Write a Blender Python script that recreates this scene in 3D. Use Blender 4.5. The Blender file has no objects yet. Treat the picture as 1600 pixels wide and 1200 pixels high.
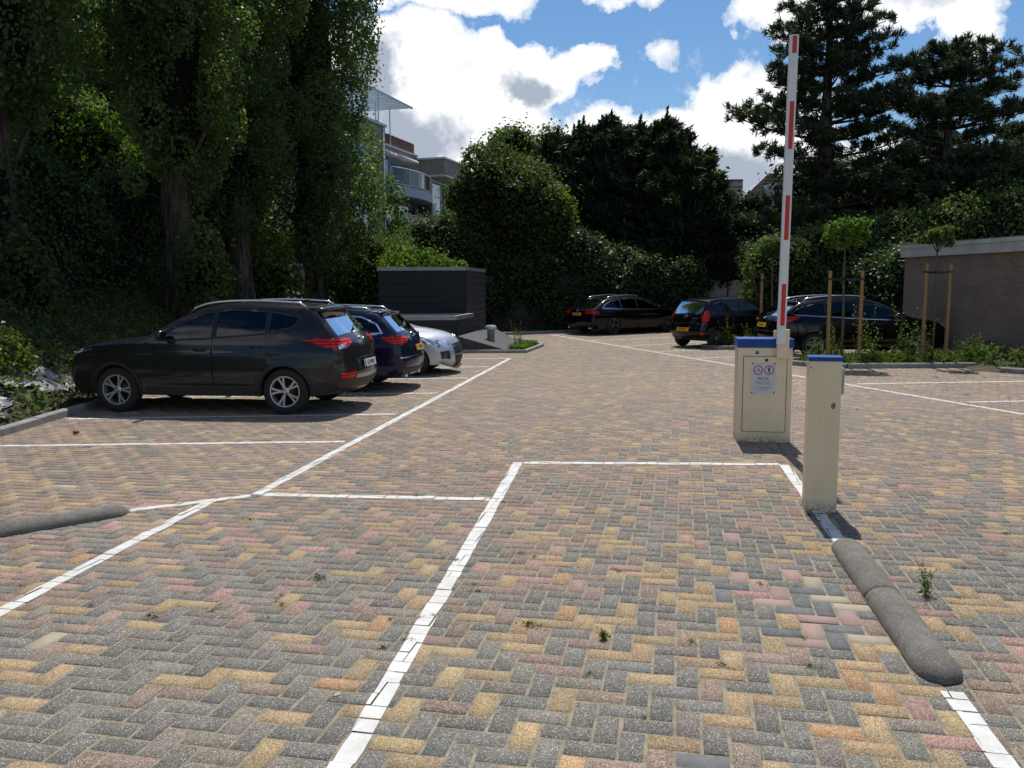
import bpy, bmesh, math, random
import numpy as np
from mathutils import Vector, Matrix
from mathutils.geometry import delaunay_2d_cdt
C = bpy.context.scene.collection
SC = bpy.context.scene
R = math.radians
# ------------------------------------------------------------------ camera
F, CH, PITCH, ROLL = 1305.0, 1.87, math.atan(153/1305.0), R(0.3)
_c, _s, _P, _p = math.cos(ROLL), math.sin(ROLL), math.sin(PITCH), math.cos(PITCH)
cam = bpy.data.objects.new('camera', bpy.data.cameras.new('camera'))
C.objects.link(cam)
cam.data.sensor_width = 36.0
cam.data.lens = 36.0*F/1600
cam.data.clip_start = 0.05
cam.data.clip_end = 3000
X = Vector((_c, -_s*_P, -_s*_p)); Y = Vector((_s, _c*_P, _c*_p)); Z = Vector((0, -_p, _P))
m = Matrix((X, Y, Z)).transposed().to_4x4(); m.translation = (0, 0, CH)
cam.matrix_world = m
SC.camera = cam
# ------------------------------------------------------------------ light
SUN_EL, SUN_AZ = 59.5, 8.0            # azimuth clockwise from +Y (the view direction)
sun = bpy.data.objects.new('sun', bpy.data.lights.new('sun', 'SUN'))
C.objects.link(sun)
sun.data.energy = 4.9; sun.data.angle = R(0.55); sun.data.color = (1.0, 0.95, 0.87)
sd = Vector((math.sin(R(SUN_AZ))*math.cos(R(SUN_EL)), math.cos(R(SUN_AZ))*math.cos(R(SUN_EL)), math.sin(R(SUN_EL))))
sun.rotation_euler = sd.to_track_quat('Z', 'Y').to_euler()
SC.view_settings.view_transform = 'Standard'
SC.view_settings.look = 'None'
SC.view_settings.exposure = 0.0
SC.view_settings.gamma = 1.0
SC.cycles.max_bounces = 8
SC.cycles.transparent_max_bounces = 12
SC.cycles.caustics_reflective = False
SC.cycles.caustics_refractive = False

W = bpy.data.worlds.new("World"); SC.world = W; W.use_nodes = True
class NT:
    def __init__(s, tree): s.t = tree
    def n(s, typ, **kw):
        nd = s.t.nodes.new(typ)
        for k, v in kw.items():
            if k.startswith('_'): setattr(nd, k[1:], v)
            else:
                key = int(k[1:]) if k[0] == 'i' and k[1:].isdigit() else k.replace('__', ' ')
                s.put(nd.inputs[key], v)
        return nd
    def put(s, sock, v):
        if isinstance(v, bpy.types.NodeSocket): s.t.links.new(v, sock)
        elif isinstance(v, bpy.types.Node): s.t.links.new(v.outputs[0], sock)
        else: sock.default_value = v
    def math(s, op, a, b=0.0, clamp=False):
        nd = s.t.nodes.new('ShaderNodeMath'); nd.operation = op; nd.use_clamp = clamp
        s.put(nd.inputs[0], a); s.put(nd.inputs[1], b); return nd.outputs[0]
    def mix(s, f, a, b, blend='MIX'):
        nd = s.t.nodes.new('ShaderNodeMix'); nd.data_type = 'RGBA'; nd.blend_type = blend
        s.put(nd.inputs[0], f); s.put(nd.inputs[6], a); s.put(nd.inputs[7], b); return nd.outputs[2]
    def ramp(s, f, stops):
        nd = s.t.nodes.new('ShaderNodeValToRGB'); s.put(nd.inputs[0], f)
        el = nd.color_ramp.elements
        while len(el) < len(stops): el.new(0.5)
        for e, (p, c) in zip(el, stops):
            e.position = p; e.color = (c, c, c, 1) if not hasattr(c, '__len__') else (*c[:3], 1)
        return nd.outputs[0]
    def noise(s, vec, scale, detail=4, rough=0.55, dist=0.0):
        nd = s.t.nodes.new('ShaderNodeTexNoise')
        if vec is not None: s.put(nd.inputs['Vector'], vec)
        nd.inputs['Scale'].default_value = scale; nd.inputs['Detail'].default_value = detail
        nd.inputs['Roughness'].default_value = rough; nd.inputs['Distortion'].default_value = dist
        return nd.outputs[0]

def build_world():
    w = NT(W.node_tree); W.node_tree.nodes.clear()
    out = w.n('ShaderNodeOutputWorld')
    sky = w.n('ShaderNodeTexSky', _sky_type='NISHITA', _sun_disc=False)
    sky.sun_elevation = R(SUN_EL); sky.sun_rotation = R(SUN_AZ)
    sky.altitude = 0; sky.air_density = 1.0; sky.dust_density = 0.6; sky.ozone_density = 2.5
    tc = w.n('ShaderNodeTexCoord')
    sep = w.n('ShaderNodeSeparateXYZ', i0=tc.outputs['Generated'])
    x, y, z = sep.outputs
    az = w.math('ARCTAN2', x, y)
    el = w.math('ARCSINE', z)
    # warp the directions a little so cloud rims billow
    nz = w.n('ShaderNodeTexNoise'); w.put(nz.inputs['Vector'], tc.outputs['Generated'])
    nz.inputs['Scale'].default_value = 9; nz.inputs['Detail'].default_value = 7; nz.inputs['Roughness'].default_value = 0.62
    ns = w.n('ShaderNodeSeparateColor', i0=nz.outputs['Color'])
    azw = w.math('ADD', az, w.math('MULTIPLY', w.math('SUBTRACT', ns.outputs[0], 0.5), 0.16))
    elw = w.math('ADD', el, w.math('MULTIPLY', w.math('SUBTRACT', ns.outputs[1], 0.5), 0.13))
    def blob(a, e, ra, re, amp=1.0):
        dx = w.math('DIVIDE', w.math('SUBTRACT', azw, R(a)), R(ra))
        dy = w.math('DIVIDE', w.math('SUBTRACT', elw, R(e)), R(re))
        d = w.math('ADD', w.math('MULTIPLY', dx, dx), w.math('MULTIPLY', dy, dy))
        return w.math('MULTIPLY', w.math('SUBTRACT', 1.0, d, clamp=True), amp)
    def union(lst):
        r = lst[0]
        for b in lst[1:]: r = w.math('MAXIMUM', r, b)
        return r
    cl = union([blob(*b) for b in CLOUDS])
    # the rest of the sky (out of the photograph) keeps scattered clouds of its own
    far = w.math('GREATER_THAN', w.math('ABSOLUTE', az), R(37))
    hi = w.math('GREATER_THAN', el, R(30))
    oth = w.math('MAXIMUM', far, hi)
    n2 = w.noise(tc.outputs['Generated'], 2.6, 8, 0.58)
    othc = w.math('MULTIPLY', oth, w.math('MULTIPLY', w.math('SUBTRACT', n2, 0.51, clamp=True), 2.6))
    cl = w.math('MAXIMUM', cl, othc)
    n3 = w.noise(tc.outputs['Generated'], 13, 9, 0.68)
    dens = w.math('ADD', cl, w.math('MULTIPLY', w.math('SUBTRACT', n3, 0.5), 0.75))
    mask = w.ramp(dens, [(0.06, 0.0), (0.16, 0.45), (0.36, 1.0)])
    thin = w.noise(tc.outputs['Generated'], 5.0, 6, 0.6)
    mask = w.math('MAXIMUM', mask, w.math('MULTIPLY', w.math('SUBTRACT', thin, 0.54, clamp=True), 1.2), clamp=True)
    gb = union([blob(*b) for b in GREYS])
    n4 = w.noise(tc.outputs['Generated'], 7, 7, 0.6)
    shade = w.math('ADD', w.math('MULTIPLY', gb, 1.35), w.math('MULTIPLY', w.math('SUBTRACT', n4, 0.5), 1.9), clamp=True)
    col = w.mix(w.ramp(shade, [(0.05, 0.0), (0.75, 1.0)]), (1.15, 1.16, 1.17, 1), (0.44, 0.50, 0.61, 1))
    hsv = w.n('ShaderNodeHueSaturation'); w.put(hsv.inputs['Color'], sky.outputs[0])
    hsv.inputs['Saturation'].default_value = 1.32
    b1 = w.n('ShaderNodeBackground'); w.put(b1.inputs[0], hsv.outputs[0]); b1.inputs[1].default_value = 0.10
    b2 = w.n('ShaderNodeBackground'); w.put(b2.inputs[0], col); b2.inputs[1].default_value = 0.95
    ms = w.n('ShaderNodeMixShader'); w.put(ms.inputs[0], mask)
    w.t.links.new(b1.outputs[0], ms.inputs[1]); w.t.links.new(b2.outputs[0], ms.inputs[2])
    w.t.links.new(ms.outputs[0], out.inputs[0])
# cloud banks: azimuth, elevation, half-width, half-height (degrees), thickness
CLOUDS = [(-7.5, 13.2, 6.5, 4.2, 1.0), (1.0, 13.8, 5.2, 2.6, 1.0), (4.8, 14.8, 2.2, 1.2, .6), (-5, 9.5, 10, 4, 1.0),
          (-5, 19.2, 8.5, 2.6, .9), (8, 19.0, 4.0, 1.5, .6), (2.5, 8.6, 7, 2.2, .9), (9.5, 8.6, 6.5, 3.6, 1.0), (16, 9.6, 5.5, 4.6, 1.0), (12, 5.5, 9, 3, 1.0),
          (22, 17.2, 8.5, 2.8, 1.0), (28, 15.5, 3, 2.0, .7), (-22, 14, 10, 8, .9), (10.3, 14.6, 1.3, 1.1, .30), (27, 6, 14, 3, .9),
          (0, 4, 20, 4, .9), (-10, 6, 6, 6, 1.0)]
GREYS = [(-9.0, 12.5, 3.0, 3.2, 1.0), (-5.5, 9.5, 4.0, 2.6, .9), (1.8, 12.9, 3.0, 1.3, .8), (-6, 19.2, 8, 1.1, .8),
         (14.0, 7.5, 5.0, 1.8, .7), (25, 16.6, 3, 1.0, .4)]
build_world()

# ------------------------------------------------------------------ helpers
def ray(u, v):
    x = (u-800)/F; y = -(v-600)/F
    x, y = x*_c+y*_s, -x*_s+y*_c
    return (x, _p+y*_P, -_P+y*_p)
def gp(u, v, z=0.0):
    d = ray(u, v); t = (z-CH)/d[2]; return (d[0]*t, d[1]*t)
def at(u, v, Yd):
    d = ray(u, v); t = Yd/d[1]; return (d[0]*t, Yd, CH+d[2]*t)

def mesh_obj(name, verts, faces, mat=None, parent=None, smooth=False, mats=None, fmat=None):
    me = bpy.data.meshes.new(name)
    me.from_pydata([tuple(v) for v in verts], [], [tuple(f) for f in faces])
    for mt in (mats or ([mat] if mat else [])): me.materials.append(mt)
    if fmat is not None: me.polygons.foreach_set('material_index', fmat)
    if smooth: me.polygons.foreach_set('use_smooth', [True]*len(me.polygons))
    me.update()
    o = bpy.data.objects.new(name, me); C.objects.link(o)
    if parent: o.parent = parent
    return o
def bm_obj(name, bm, mat=None, parent=None, smooth=False, bevel=0.0, seg=2):
    if bevel > 0:
        bmesh.ops.bevel(bm, geom=[e for e in bm.edges if e.is_manifold and e.calc_face_angle(0) > 0.5], offset=bevel, segments=seg, affect='EDGES', profile=0.5)
    bmesh.ops.recalc_face_normals(bm, faces=bm.faces)
    me = bpy.data.meshes.new(name); bm.to_mesh(me); bm.free()
    if mat: me.materials.append(mat)
    if smooth: me.polygons.foreach_set('use_smooth', [True]*len(me.polygons))
    o = bpy.data.objects.new(name, me); C.objects.link(o)
    if parent: o.parent = parent
    return o
def box(bm, x0, x1, y0, y1, z0, z1, M=None):
    vs = [bm.verts.new(Vector(p) if M is None else M @ Vector(p)) for p in
          ((x0,y0,z0),(x1,y0,z0),(x1,y1,z0),(x0,y1,z0),(x0,y0,z1),(x1,y0,z1),(x1,y1,z1),(x0,y1,z1))]
    for f in ((0,3,2,1),(4,5,6,7),(0,1,5,4),(1,2,6,5),(2,3,7,6),(3,0,4,7)): bm.faces.new([vs[i] for i in f])
def tube(bm, pts, rad, n=8, cap=True):
    pts = [Vector(p) for p in pts]; rings = []
    for i, p in enumerate(pts):
        d = (pts[min(i+1, len(pts)-1)]-pts[max(i-1, 0)]).normalized()
        a = d.orthogonal().normalized() if abs(d.z) < 0.9 else Vector((1, 0, 0)).cross(d).normalized()
        b = d.cross(a).normalized(); r = rad[i] if hasattr(rad, '__len__') else rad
        rings.append([bm.verts.new(p+(a*math.cos(2*math.pi*k/n)+b*math.sin(2*math.pi*k/n))*r) for k in range(n)])
    for q in range(len(rings)-1):
        for k in range(n): bm.faces.new((rings[q][k], rings[q][(k+1)%n], rings[q+1][(k+1)%n], rings[q+1][k]))
    if cap: bm.faces.new(rings[0][::-1]); bm.faces.new(rings[-1])
def lathe(bm, prof, n=32, axis='z', M=None):
    # prof: (r, h); around z, or around y when axis == 'y'
    rings = []
    for r, h in prof:
        ring = []
        for k in range(n):
            a = 2*math.pi*k/n
            p = Vector((r*math.cos(a), r*math.sin(a), h)) if axis == 'z' else Vector((r*math.cos(a), h, r*math.sin(a)))
            ring.append(bm.verts.new(p if M is None else M @ p))
        rings.append(ring)
    for q in range(len(rings)-1):
        for k in range(n): bm.faces.new((rings[q][k], rings[q][(k+1)%n], rings[q+1][(k+1)%n], rings[q+1][k]))
    return rings
def prism(bm, poly, z0, z1):
    lo = [bm.verts.new((p[0], p[1], z0)) for p in poly]; hi = [bm.verts.new((p[0], p[1], z1)) for p in poly]
    n = len(poly); bm.faces.new(lo[::-1]); bm.faces.new(hi)
    for k in range(n): bm.faces.new((lo[k], lo[(k+1)%n], hi[(k+1)%n], hi[k]))
def tag(o, label=None, cat=None, group=None, kind=None):
    if label: o['label'] = label
    if cat: o['category'] = cat
    if group: o['group'] = group
    if kind: o['kind'] = kind
    return o
def thing(name, loc, rz=0.0, label=None, cat=None, group=None):
    o = bpy.data.objects.new(name, None); C.objects.link(o)
    o.location = loc; o.rotation_euler = (0, 0, rz); o.empty_display_size = 0.2
    return tag(o, label, cat, group)
def copy_tree(o, parent=None):
    c = o.copy(); C.objects.link(c)
    if parent: c.parent = parent
    for ch in list(o.children): copy_tree(ch, c)
    return c
def text_mesh(name, body, size, mat, parent, M, align='CENTER', ext=0.0006, sx=1.0, bold=0.0):
    cu = bpy.data.curves.new(name, 'FONT'); cu.body = body; cu.size = size; cu.align_x = align; cu.align_y = 'CENTER'
    cu.extrude = ext; cu.offset = bold; cu.resolution_u = 2
    t = bpy.data.objects.new(name, cu); C.objects.link(t)
    bpy.context.view_layer.update()
    me = bpy.data.meshes.new_from_object(t.evaluated_get(bpy.context.evaluated_depsgraph_get()))
    bpy.data.objects.remove(t); bpy.data.curves.remove(cu)
    me.transform(M @ Matrix.Diagonal((sx, 1, 1, 1))); me.name = name; me.materials.clear(); me.materials.append(mat)
    o = bpy.data.objects.new(name, me); C.objects.link(o); o.parent = parent
    return o

# ------------------------------------------------------------------ materials
MATS = {}
def mat(name, col, rough=0.6, metal=0.0, coat=0.0, noise=None, bump=None, spec=0.5, trans=0.0):
    """noise=(scale, amount[, colour]) varies the paint, bump=(scale, strength)"""
    if name in MATS: return MATS[name]
    mt = bpy.data.materials.new(name); mt.use_nodes = True
    n = NT(mt.node_tree); b = mt.node_tree.nodes['Principled BSDF']
    c = (*col, 1) if len(col) == 3 else col
    b.inputs['Roughness'].default_value = rough; b.inputs['Metallic'].default_value = metal
    b.inputs['Coat Weight'].default_value = coat; b.inputs['Coat Roughness'].default_value = 0.04
    b.inputs['Specular IOR Level'].default_value = spec
    tc = n.n('ShaderNodeTexCoord')
    if noise:
        f = n.noise(tc.outputs['Object'], noise[0], 6, 0.6)
        f = n.ramp(f, [(0.35, 0.0), (0.68, 1.0)])
        c2 = noise[2] if len(noise) > 2 else tuple(x*(1-noise[1]) for x in col)
        c3 = n.mix(n.math('MULTIPLY', f, noise[1] if len(noise) > 2 else 1.0), c, (*c2, 1))
        n.put(b.inputs['Base Color'], c3)
    else: b.inputs['Base Color'].default_value = c
    if bump:
        bp = n.n('ShaderNodeBump'); bp.inputs['Strength'].default_value = bump[1]; bp.inputs['Distance'].default_value = 0.02
        n.put(bp.inputs['Height'], n.noise(tc.outputs['Object'], bump[0], 5, 0.6)); n.put(b.inputs['Normal'], bp.outputs[0])
    MATS[name] = mt
    return mt
def leaf_mat(name, dark, light, transl=0.45, rough=0.45, spec=0.4):
    mt = bpy.data.materials.new(name); mt.use_nodes = True
    n = NT(mt.node_tree); nt = mt.node_tree; b = nt.nodes['Principled BSDF']; out = nt.nodes['Material Output']
    at_ = n.n('ShaderNodeAttribute', _attribute_name='tint')
    col = n.mix(at_.outputs['Fac'], (*dark, 1), (*light, 1))
    n.put(b.inputs['Base Color'], col); b.inputs['Roughness'].default_value = rough
    b.inputs['Specular IOR Level'].default_value = spec
    tl = n.n('ShaderNodeBsdfTranslucent')
    n.put(tl.inputs[0], n.mix(1.0, col, (1.25, 1.5, 0.6, 1), 'MULTIPLY'))
    ms = n.n('ShaderNodeMixShader', i0=transl)
    nt.links.new(b.outputs[0], ms.inputs[1]); nt.links.new(tl.outputs[0], ms.inputs[2]); nt.links.new(ms.outputs[0], out.inputs[0])
    MATS[name] = mt; return mt
def glass_mat(name, tint, rough=0.02, transp=0.6):
    mt = bpy.data.materials.new(name); mt.use_nodes = True
    n = NT(mt.node_tree); nt = mt.node_tree; nt.nodes.remove(nt.nodes['Principled BSDF']); out = nt.nodes['Material Output']
    tr = n.n('ShaderNodeBsdfTransparent'); tr.inputs[0].default_value = (*tint, 1)
    gl = n.n('ShaderNodeBsdfGlossy'); gl.inputs['Roughness'].default_value = rough; gl.inputs[0].default_value = (1, 1, 1, 1)
    fr = n.n('ShaderNodeFresnel'); fr.inputs[0].default_value = 1.55
    ms = n.n('ShaderNodeMixShader', i0=fr.outputs[0])
    nt.links.new(tr.outputs[0], ms.inputs[1]); nt.links.new(gl.outputs[0], ms.inputs[2]); nt.links.new(ms.outputs[0], out.inputs[0])
    MATS[name] = mt; return mt
# ------------------------------------------------------------------ shared materials
ASPH = mat('dark_rubber', (0.012, 0.012, 0.013), 0.75)
KERB = mat('kerb_concrete', (0.30, 0.29, 0.27), 0.85, noise=(6, .35), bump=(60, .25))
SOIL = mat('soil', (0.060, 0.046, 0.030), 0.95, noise=(3, .5), bump=(25, .6))
def paint_mat():
    mt = mat('road_paint', (.6, .6, .6), .65); n = NT(mt.node_tree); b = mt.node_tree.nodes['Principled BSDF']; tc = n.n('ShaderNodeTexCoord')
    c = n.mix(n.ramp(n.noise(tc.outputs['Object'], 6, 7, .65), [(.35, 0), (.65, 1)]), (.63, .64, .63, 1), (.50, .49, .46, 1))
    c = n.mix(n.ramp(n.noise(tc.outputs['Object'], 70, 6, .8), [(.58, 0), (.68, .85)]), c, (.20, .185, .155, 1))
    c = n.mix(n.ramp(n.noise(tc.outputs['Object'], 2.0, 5, .6), [(.55, 0), (.8, .5)]), c, (.30, .28, .24, 1))
    n.put(b.inputs['Base Color'], c); return mt
PAINT = paint_mat()
SAND = mat('joint_sand', (0.33, 0.285, 0.205), 0.95, noise=(16, .5), bump=(90, .6))
def cream_mat():
    mt = mat('cream_enamel', (.7, .6, .4), 0.45); n = NT(mt.node_tree); b = mt.node_tree.nodes['Principled BSDF']; tc = n.n('ShaderNodeTexCoord')
    sp = n.n('ShaderNodeSeparateXYZ', i0=tc.outputs['Object'])
    c = n.mix(n.ramp(n.noise(tc.outputs['Object'], 3.5, 6, .6), [(.35, 0), (.68, 1)]), (.80, .665, .455, 1), (.74, .60, .40, 1))
    mp = n.n('ShaderNodeMapping'); n.put(mp.inputs['Vector'], tc.outputs['Object']); mp.inputs['Scale'].default_value = (1, 1, .10)
    c = n.mix(n.ramp(n.noise(mp.outputs[0], 22, 5, .7), [(.55, 0), (.85, .35)]), c, (.50, .39, .25, 1))       # run-off streaks
    c = n.mix(n.ramp(n.noise(tc.outputs['Object'], 16, 6, .75), [(.62, 0), (.74, .6)]), c, (.36, .28, .17, 1))  # scuffs
    low = n.math('SUBTRACT', 1.0, n.math('MULTIPLY', sp.outputs[2], 9.0), clamp=True)
    spl = n.math('MULTIPLY', low, n.ramp(n.noise(tc.outputs['Object'], 30, 6, .75), [(.40, 0), (.60, 1)]))
    c = n.mix(spl, c, (.13, .10, .065, 1))                                                                      # splashed dirt
    n.put(b.inputs['Base Color'], c); return mt
CREAM = cream_mat() # mat('cream_enamel', (0.76, 0.60, 0.375), 0.42, noise=(3.5, 0.35, (0.62, 0.48, 0.30)))
BLUE = mat('blue_lid', (0.008, 0.060, 0.27), 0.45, spec=.3)
BLACKP = mat('black_plastic', (0.016, 0.016, 0.017), 0.55)
CHROME = mat('bright_trim', (0.75, 0.76, 0.78), 0.22, metal=1.0)
ALLOY = mat('alloy', (0.52, 0.52, 0.53), 0.32, metal=0.85)
DARKM = mat('dark_metal', (0.03, 0.03, 0.032), 0.5, metal=0.3)
WOODP = mat('stake_wood', (0.36, 0.22, 0.085), 0.8, noise=(5, .35), bump=(40, .3))
def bark_mat():
    mt = mat('bark', (.1, .1, .1), .97, spec=.1); n = NT(mt.node_tree); b = mt.node_tree.nodes['Principled BSDF']; tc = n.n('ShaderNodeTexCoord')
    mp = n.n('ShaderNodeMapping'); n.put(mp.inputs['Vector'], tc.outputs['Object']); mp.inputs['Scale'].default_value = (1, 1, .16)
    f = n.noise(mp.outputs[0], 11, 7, .7, .6)
    n.put(b.inputs['Base Color'], n.ramp(f, [(.36, (.022, .018, .014)), (.52, (.085, .072, .058)), (.70, (.19, .165, .135))]))
    bp = n.n('ShaderNodeBump'); bp.inputs['Strength'].default_value = 1.0; bp.inputs['Distance'].default_value = .09; n.put(bp.inputs['Height'], f); n.put(b.inputs['Normal'], bp.outputs[0]); return mt
BARK = bark_mat()
WHITE = mat('white_enamel', (0.74, 0.74, 0.73), 0.4, noise=(5, .1))
RED = mat('red_reflective', (0.55, 0.018, 0.012), 0.35)
GREYM = mat('galvanised', (0.42, 0.43, 0.44), 0.38, metal=0.6, noise=(8, .25))

# ------------------------------------------------------------------ ground
def sheet(name, x0, x1, y0, y1, z, m, n=1):
    return tag(mesh_obj(name, [(x0,y0,z),(x1,y0,z),(x1,y1,z),(x0,y1,z)], [(0,1,2,3)], m), kind='structure')
GROUND = mat('earth', (0.09, 0.085, 0.05), 0.95, noise=(0.6, .5), bump=(8, .5))
sheet('ground', -400, 400, -300, 500, -0.05, GROUND)
sheet('paving_bed', -7.2, 17, -6, 38, -0.0048, SAND)

rng = np.random.default_rng(7)
A = 0.1120; TH = R(11.5)
e1 = np.array([math.cos(TH), -math.sin(TH)]); e2 = np.array([math.sin(TH), math.cos(TH)])
def value_noise(P, sc, seed):
    r = np.random.default_rng(seed); G = r.random((128, 128)); q = P/sc; i = np.floor(q).astype(int); f = q-i; f = f*f*(3-2*f)
    g = lambda a, b: G[(i[:,0]+a) % 128, (i[:,1]+b) % 128]
    return (g(0,0)*(1-f[:,0])+g(1,0)*f[:,0])*(1-f[:,1]) + (g(0,1)*(1-f[:,0])+g(1,1)*f[:,0])*f[:,1]
def paving():
    I, J = np.meshgrid(np.arange(-180, 260), np.arange(-60, 400), indexing='ij'); I = I.ravel(); J = J.ravel()
    k = (I+J) % 4
    recs = []
    for kk, dx, dy in ((0, 2, 1), (2, 1, 2)):
        s = k == kk
        a = np.stack([I[s], J[s]], 1)*A
        recs.append(np.concatenate([a, np.tile([dx*A, dy*A], (len(a), 1))], 1))
    B = np.concatenate(recs)
    cen = (B[:, :1]+B[:, 2:3]/2)*e1 + (B[:, 1:2]+B[:, 3:4]/2)*e2
    ok = (cen[:, 0] > -6.75) & (cen[:, 1] > -4) & (cen[:, 1] < 34.6) & (cen[:, 0] < 16.5)
    ok &= ~((cen[:, 1] > 24.2) & (cen[:, 0] < -1.4))
    B = B[ok]; cen = cen[ok]; n = len(B)
    g = 0.0072; ch = 0.0030
    jit = rng.normal(0, 0.0012, (n, 2)); rot = rng.normal(0, 0.010, n)
    hz = rng.normal(0, 0.0011, n); tx = rng.normal(0, 0.010, n); ty = rng.normal(0, 0.010, n)
    hw_, hh = B[:, 2]/2-g, B[:, 3]/2-g
    def corners(inset, z):
        out = []
        for sx, sy in ((-1,-1),(1,-1),(1,1),(-1,1)):
            lx = sx*(hw_-inset); ly = sy*(hh-inset)
            rx = lx*np.cos(rot)-ly*np.sin(rot)+jit[:, 0]; ry = lx*np.sin(rot)+ly*np.cos(rot)+jit[:, 1]
            w = cen+rx[:, None]*e1+ry[:, None]*e2
            out.append(np.concatenate([w, (z+hz+lx*tx*0.35+ly*ty*0.35)[:, None]], 1))
        return np.stack(out, 1)
    top = corners(ch, 0.0); low = corners(0.0, -0.005)
    V = np.concatenate([top, low], 1).reshape(-1, 3)
    fq = np.array([[0,1,2,3],[4,5,1,0],[5,6,2,1],[6,7,3,2],[7,4,0,3]])
    Fc = (fq[None]+8*np.arange(n)[:, None, None]).reshape(-1, 4)
    me = bpy.data.meshes.new('paving')
    me.vertices.add(len(V)); me.vertices.foreach_set('co', V.ravel())
    me.loops.add(Fc.size); me.loops.foreach_set('vertex_index', Fc.ravel())
    me.polygons.add(len(Fc)); me.polygons.foreach_set('loop_start', np.arange(len(Fc))*4)
    me.update(calc_edges=True)
    # brick colours
    pal = np.array([[.148,.147,.134],[.385,.268,.135],[.245,.168,.134],[.375,.215,.185],[.195,.175,.148],[.44,.25,.11]])
    nn = value_noise(cen, 1.6, 3); n2 = value_noise(cen+50, 0.9, 4)
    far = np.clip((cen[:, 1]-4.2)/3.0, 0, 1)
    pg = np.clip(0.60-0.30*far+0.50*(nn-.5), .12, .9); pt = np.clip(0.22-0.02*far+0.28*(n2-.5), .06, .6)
    r = rng.random(n); t = np.full(n, 2)
    t[r < pg+pt] = 1; t[r < pg] = 0
    r2 = rng.random(n); t[(t == 2) & (r2 < .16)] = 3; t[(t == 0) & (r2 < .16)] = 4; t[(t == 1) & (r2 < .07)] = 5
    col = pal[t]*(1+rng.normal(0, .10, (n, 1)))*(1+rng.normal(0, .02, (n, 3)))
    smooth = np.zeros(n)
    # a repaired patch of newer, smoother stones by the bumper, plus odd single ones
    pc = np.array([1.70, 4.72]); d = cen-pc
    inpatch = ((d[:, 0]*.96+d[:, 1]*.28)/.44)**2+((-d[:, 0]*.28+d[:, 1]*.96)/.62)**2 < 1+.6*(value_noise(cen*3, .6, 9)-.5)
    r3 = rng.random(n)
    newp = np.array([[.095,.108,.122],[.335,.215,.190],[.38,.335,.235],[.120,.130,.140]])
    sel = (inpatch & (r3 < .66)) | (r3 > .994)
    tt = rng.choice(4, n, p=[.44,.24,.09,.23])
    col[sel] = newp[tt[sel]]*(1+rng.normal(0, .08, (sel.sum(), 1))); smooth[sel] = 1.0
    hue = value_noise(cen, 3.1, 12)-.5
    col *= (1+.20*hue)[:, None]
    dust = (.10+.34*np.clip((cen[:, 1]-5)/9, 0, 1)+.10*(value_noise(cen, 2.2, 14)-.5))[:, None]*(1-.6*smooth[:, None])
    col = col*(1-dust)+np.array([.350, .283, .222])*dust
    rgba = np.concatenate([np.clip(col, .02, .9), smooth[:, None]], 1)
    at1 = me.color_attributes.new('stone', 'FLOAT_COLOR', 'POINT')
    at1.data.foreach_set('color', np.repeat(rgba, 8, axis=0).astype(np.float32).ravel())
    o = bpy.data.objects.new('paving', me); C.objects.link(o)
    tag(o, kind='structure')
    mt = bpy.data.materials.new('pavers'); mt.use_nodes = True; nt = NT(mt.node_tree); b = mt.node_tree.nodes['Principled BSDF']
    a = nt.n('ShaderNodeAttribute', _attribute_name='stone'); tc = nt.n('ShaderNodeTexCoord')
    vor = nt.n('ShaderNodeTexVoronoi'); nt.put(vor.inputs['Vector'], tc.outputs['Object']); vor.inputs['Scale'].default_value = 190
    sc_ = nt.n('ShaderNodeSeparateColor', i0=vor.outputs['Color'])
    fleck = nt.math('MULTIPLY', nt.math('GREATER_THAN', sc_.outputs[0], 0.80), nt.math('LESS_THAN', vor.outputs['Distance'], 0.42))
    dark = nt.math('MULTIPLY', nt.math('LESS_THAN', sc_.outputs[1], 0.34), 0.55)
    ns = nt.math('SUBTRACT', 1.0, a.outputs['Alpha'])
    grime = nt.ramp(nt.noise(tc.outputs['Object'], 2.3, 7, 0.65), [(0.30, 0.78), (0.70, 1.14)])
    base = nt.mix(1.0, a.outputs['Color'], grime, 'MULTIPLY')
    base = nt.mix(nt.math('MULTIPLY', dark, ns), base, (0.045, 0.042, 0.038, 1))
    fine = nt.noise(tc.outputs['Object'], 420, 2, 0.5)
    base = nt.mix(1.0, base, nt.ramp(fine, [(0.3, 0.72), (0.7, 1.28)]), 'MULTIPLY')
    base = nt.mix(nt.math('MULTIPLY', fleck, ns), base, (0.60, 0.57, 0.50, 1))
    oil = nt.ramp(nt.noise(tc.outputs['Object'], 1.15, 5, 0.6, 1.2), [(0.60, 0.0), (0.74, 0.42)])
    base = nt.mix(oil, base, (0.055, 0.050, 0.042, 1))
    dirt = nt.ramp(nt.noise(tc.outputs['Object'], 11, 6, 0.7), [(0.52, 0.0), (0.78, 0.55)])
    base = nt.mix(nt.math('MULTIPLY', a.outputs['Alpha'], nt.ramp(nt.noise(tc.outputs['Object'], 26, 6, .7), [(.42, 0.0), (.66, .45)])), base, (.24, .22, .19, 1))
    base = nt.mix(dirt, base, (0.30, 0.25, 0.18, 1))
    nt.put(b.inputs['Base Color'], base); b.inputs['Roughness'].default_value = 0.82
    b.inputs['Specular IOR Level'].default_value = 0.25
    bp = nt.n('ShaderNodeBump'); bp.inputs['Strength'].default_value = 0.55; bp.inputs['Distance'].default_value = 0.004
    hgt = nt.math('ADD', nt.math('MULTIPLY', fine, ns), nt.math('MULTIPLY', sc_.outputs[2], ns))
    nt.put(bp.inputs['Height'], hgt); nt.put(b.inputs['Normal'], bp.outputs[0])
    me.materials.append(mt)
    return cen, low, top, hz, tx, ty
cen, low, top, bh, btx, bty = paving()
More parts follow.
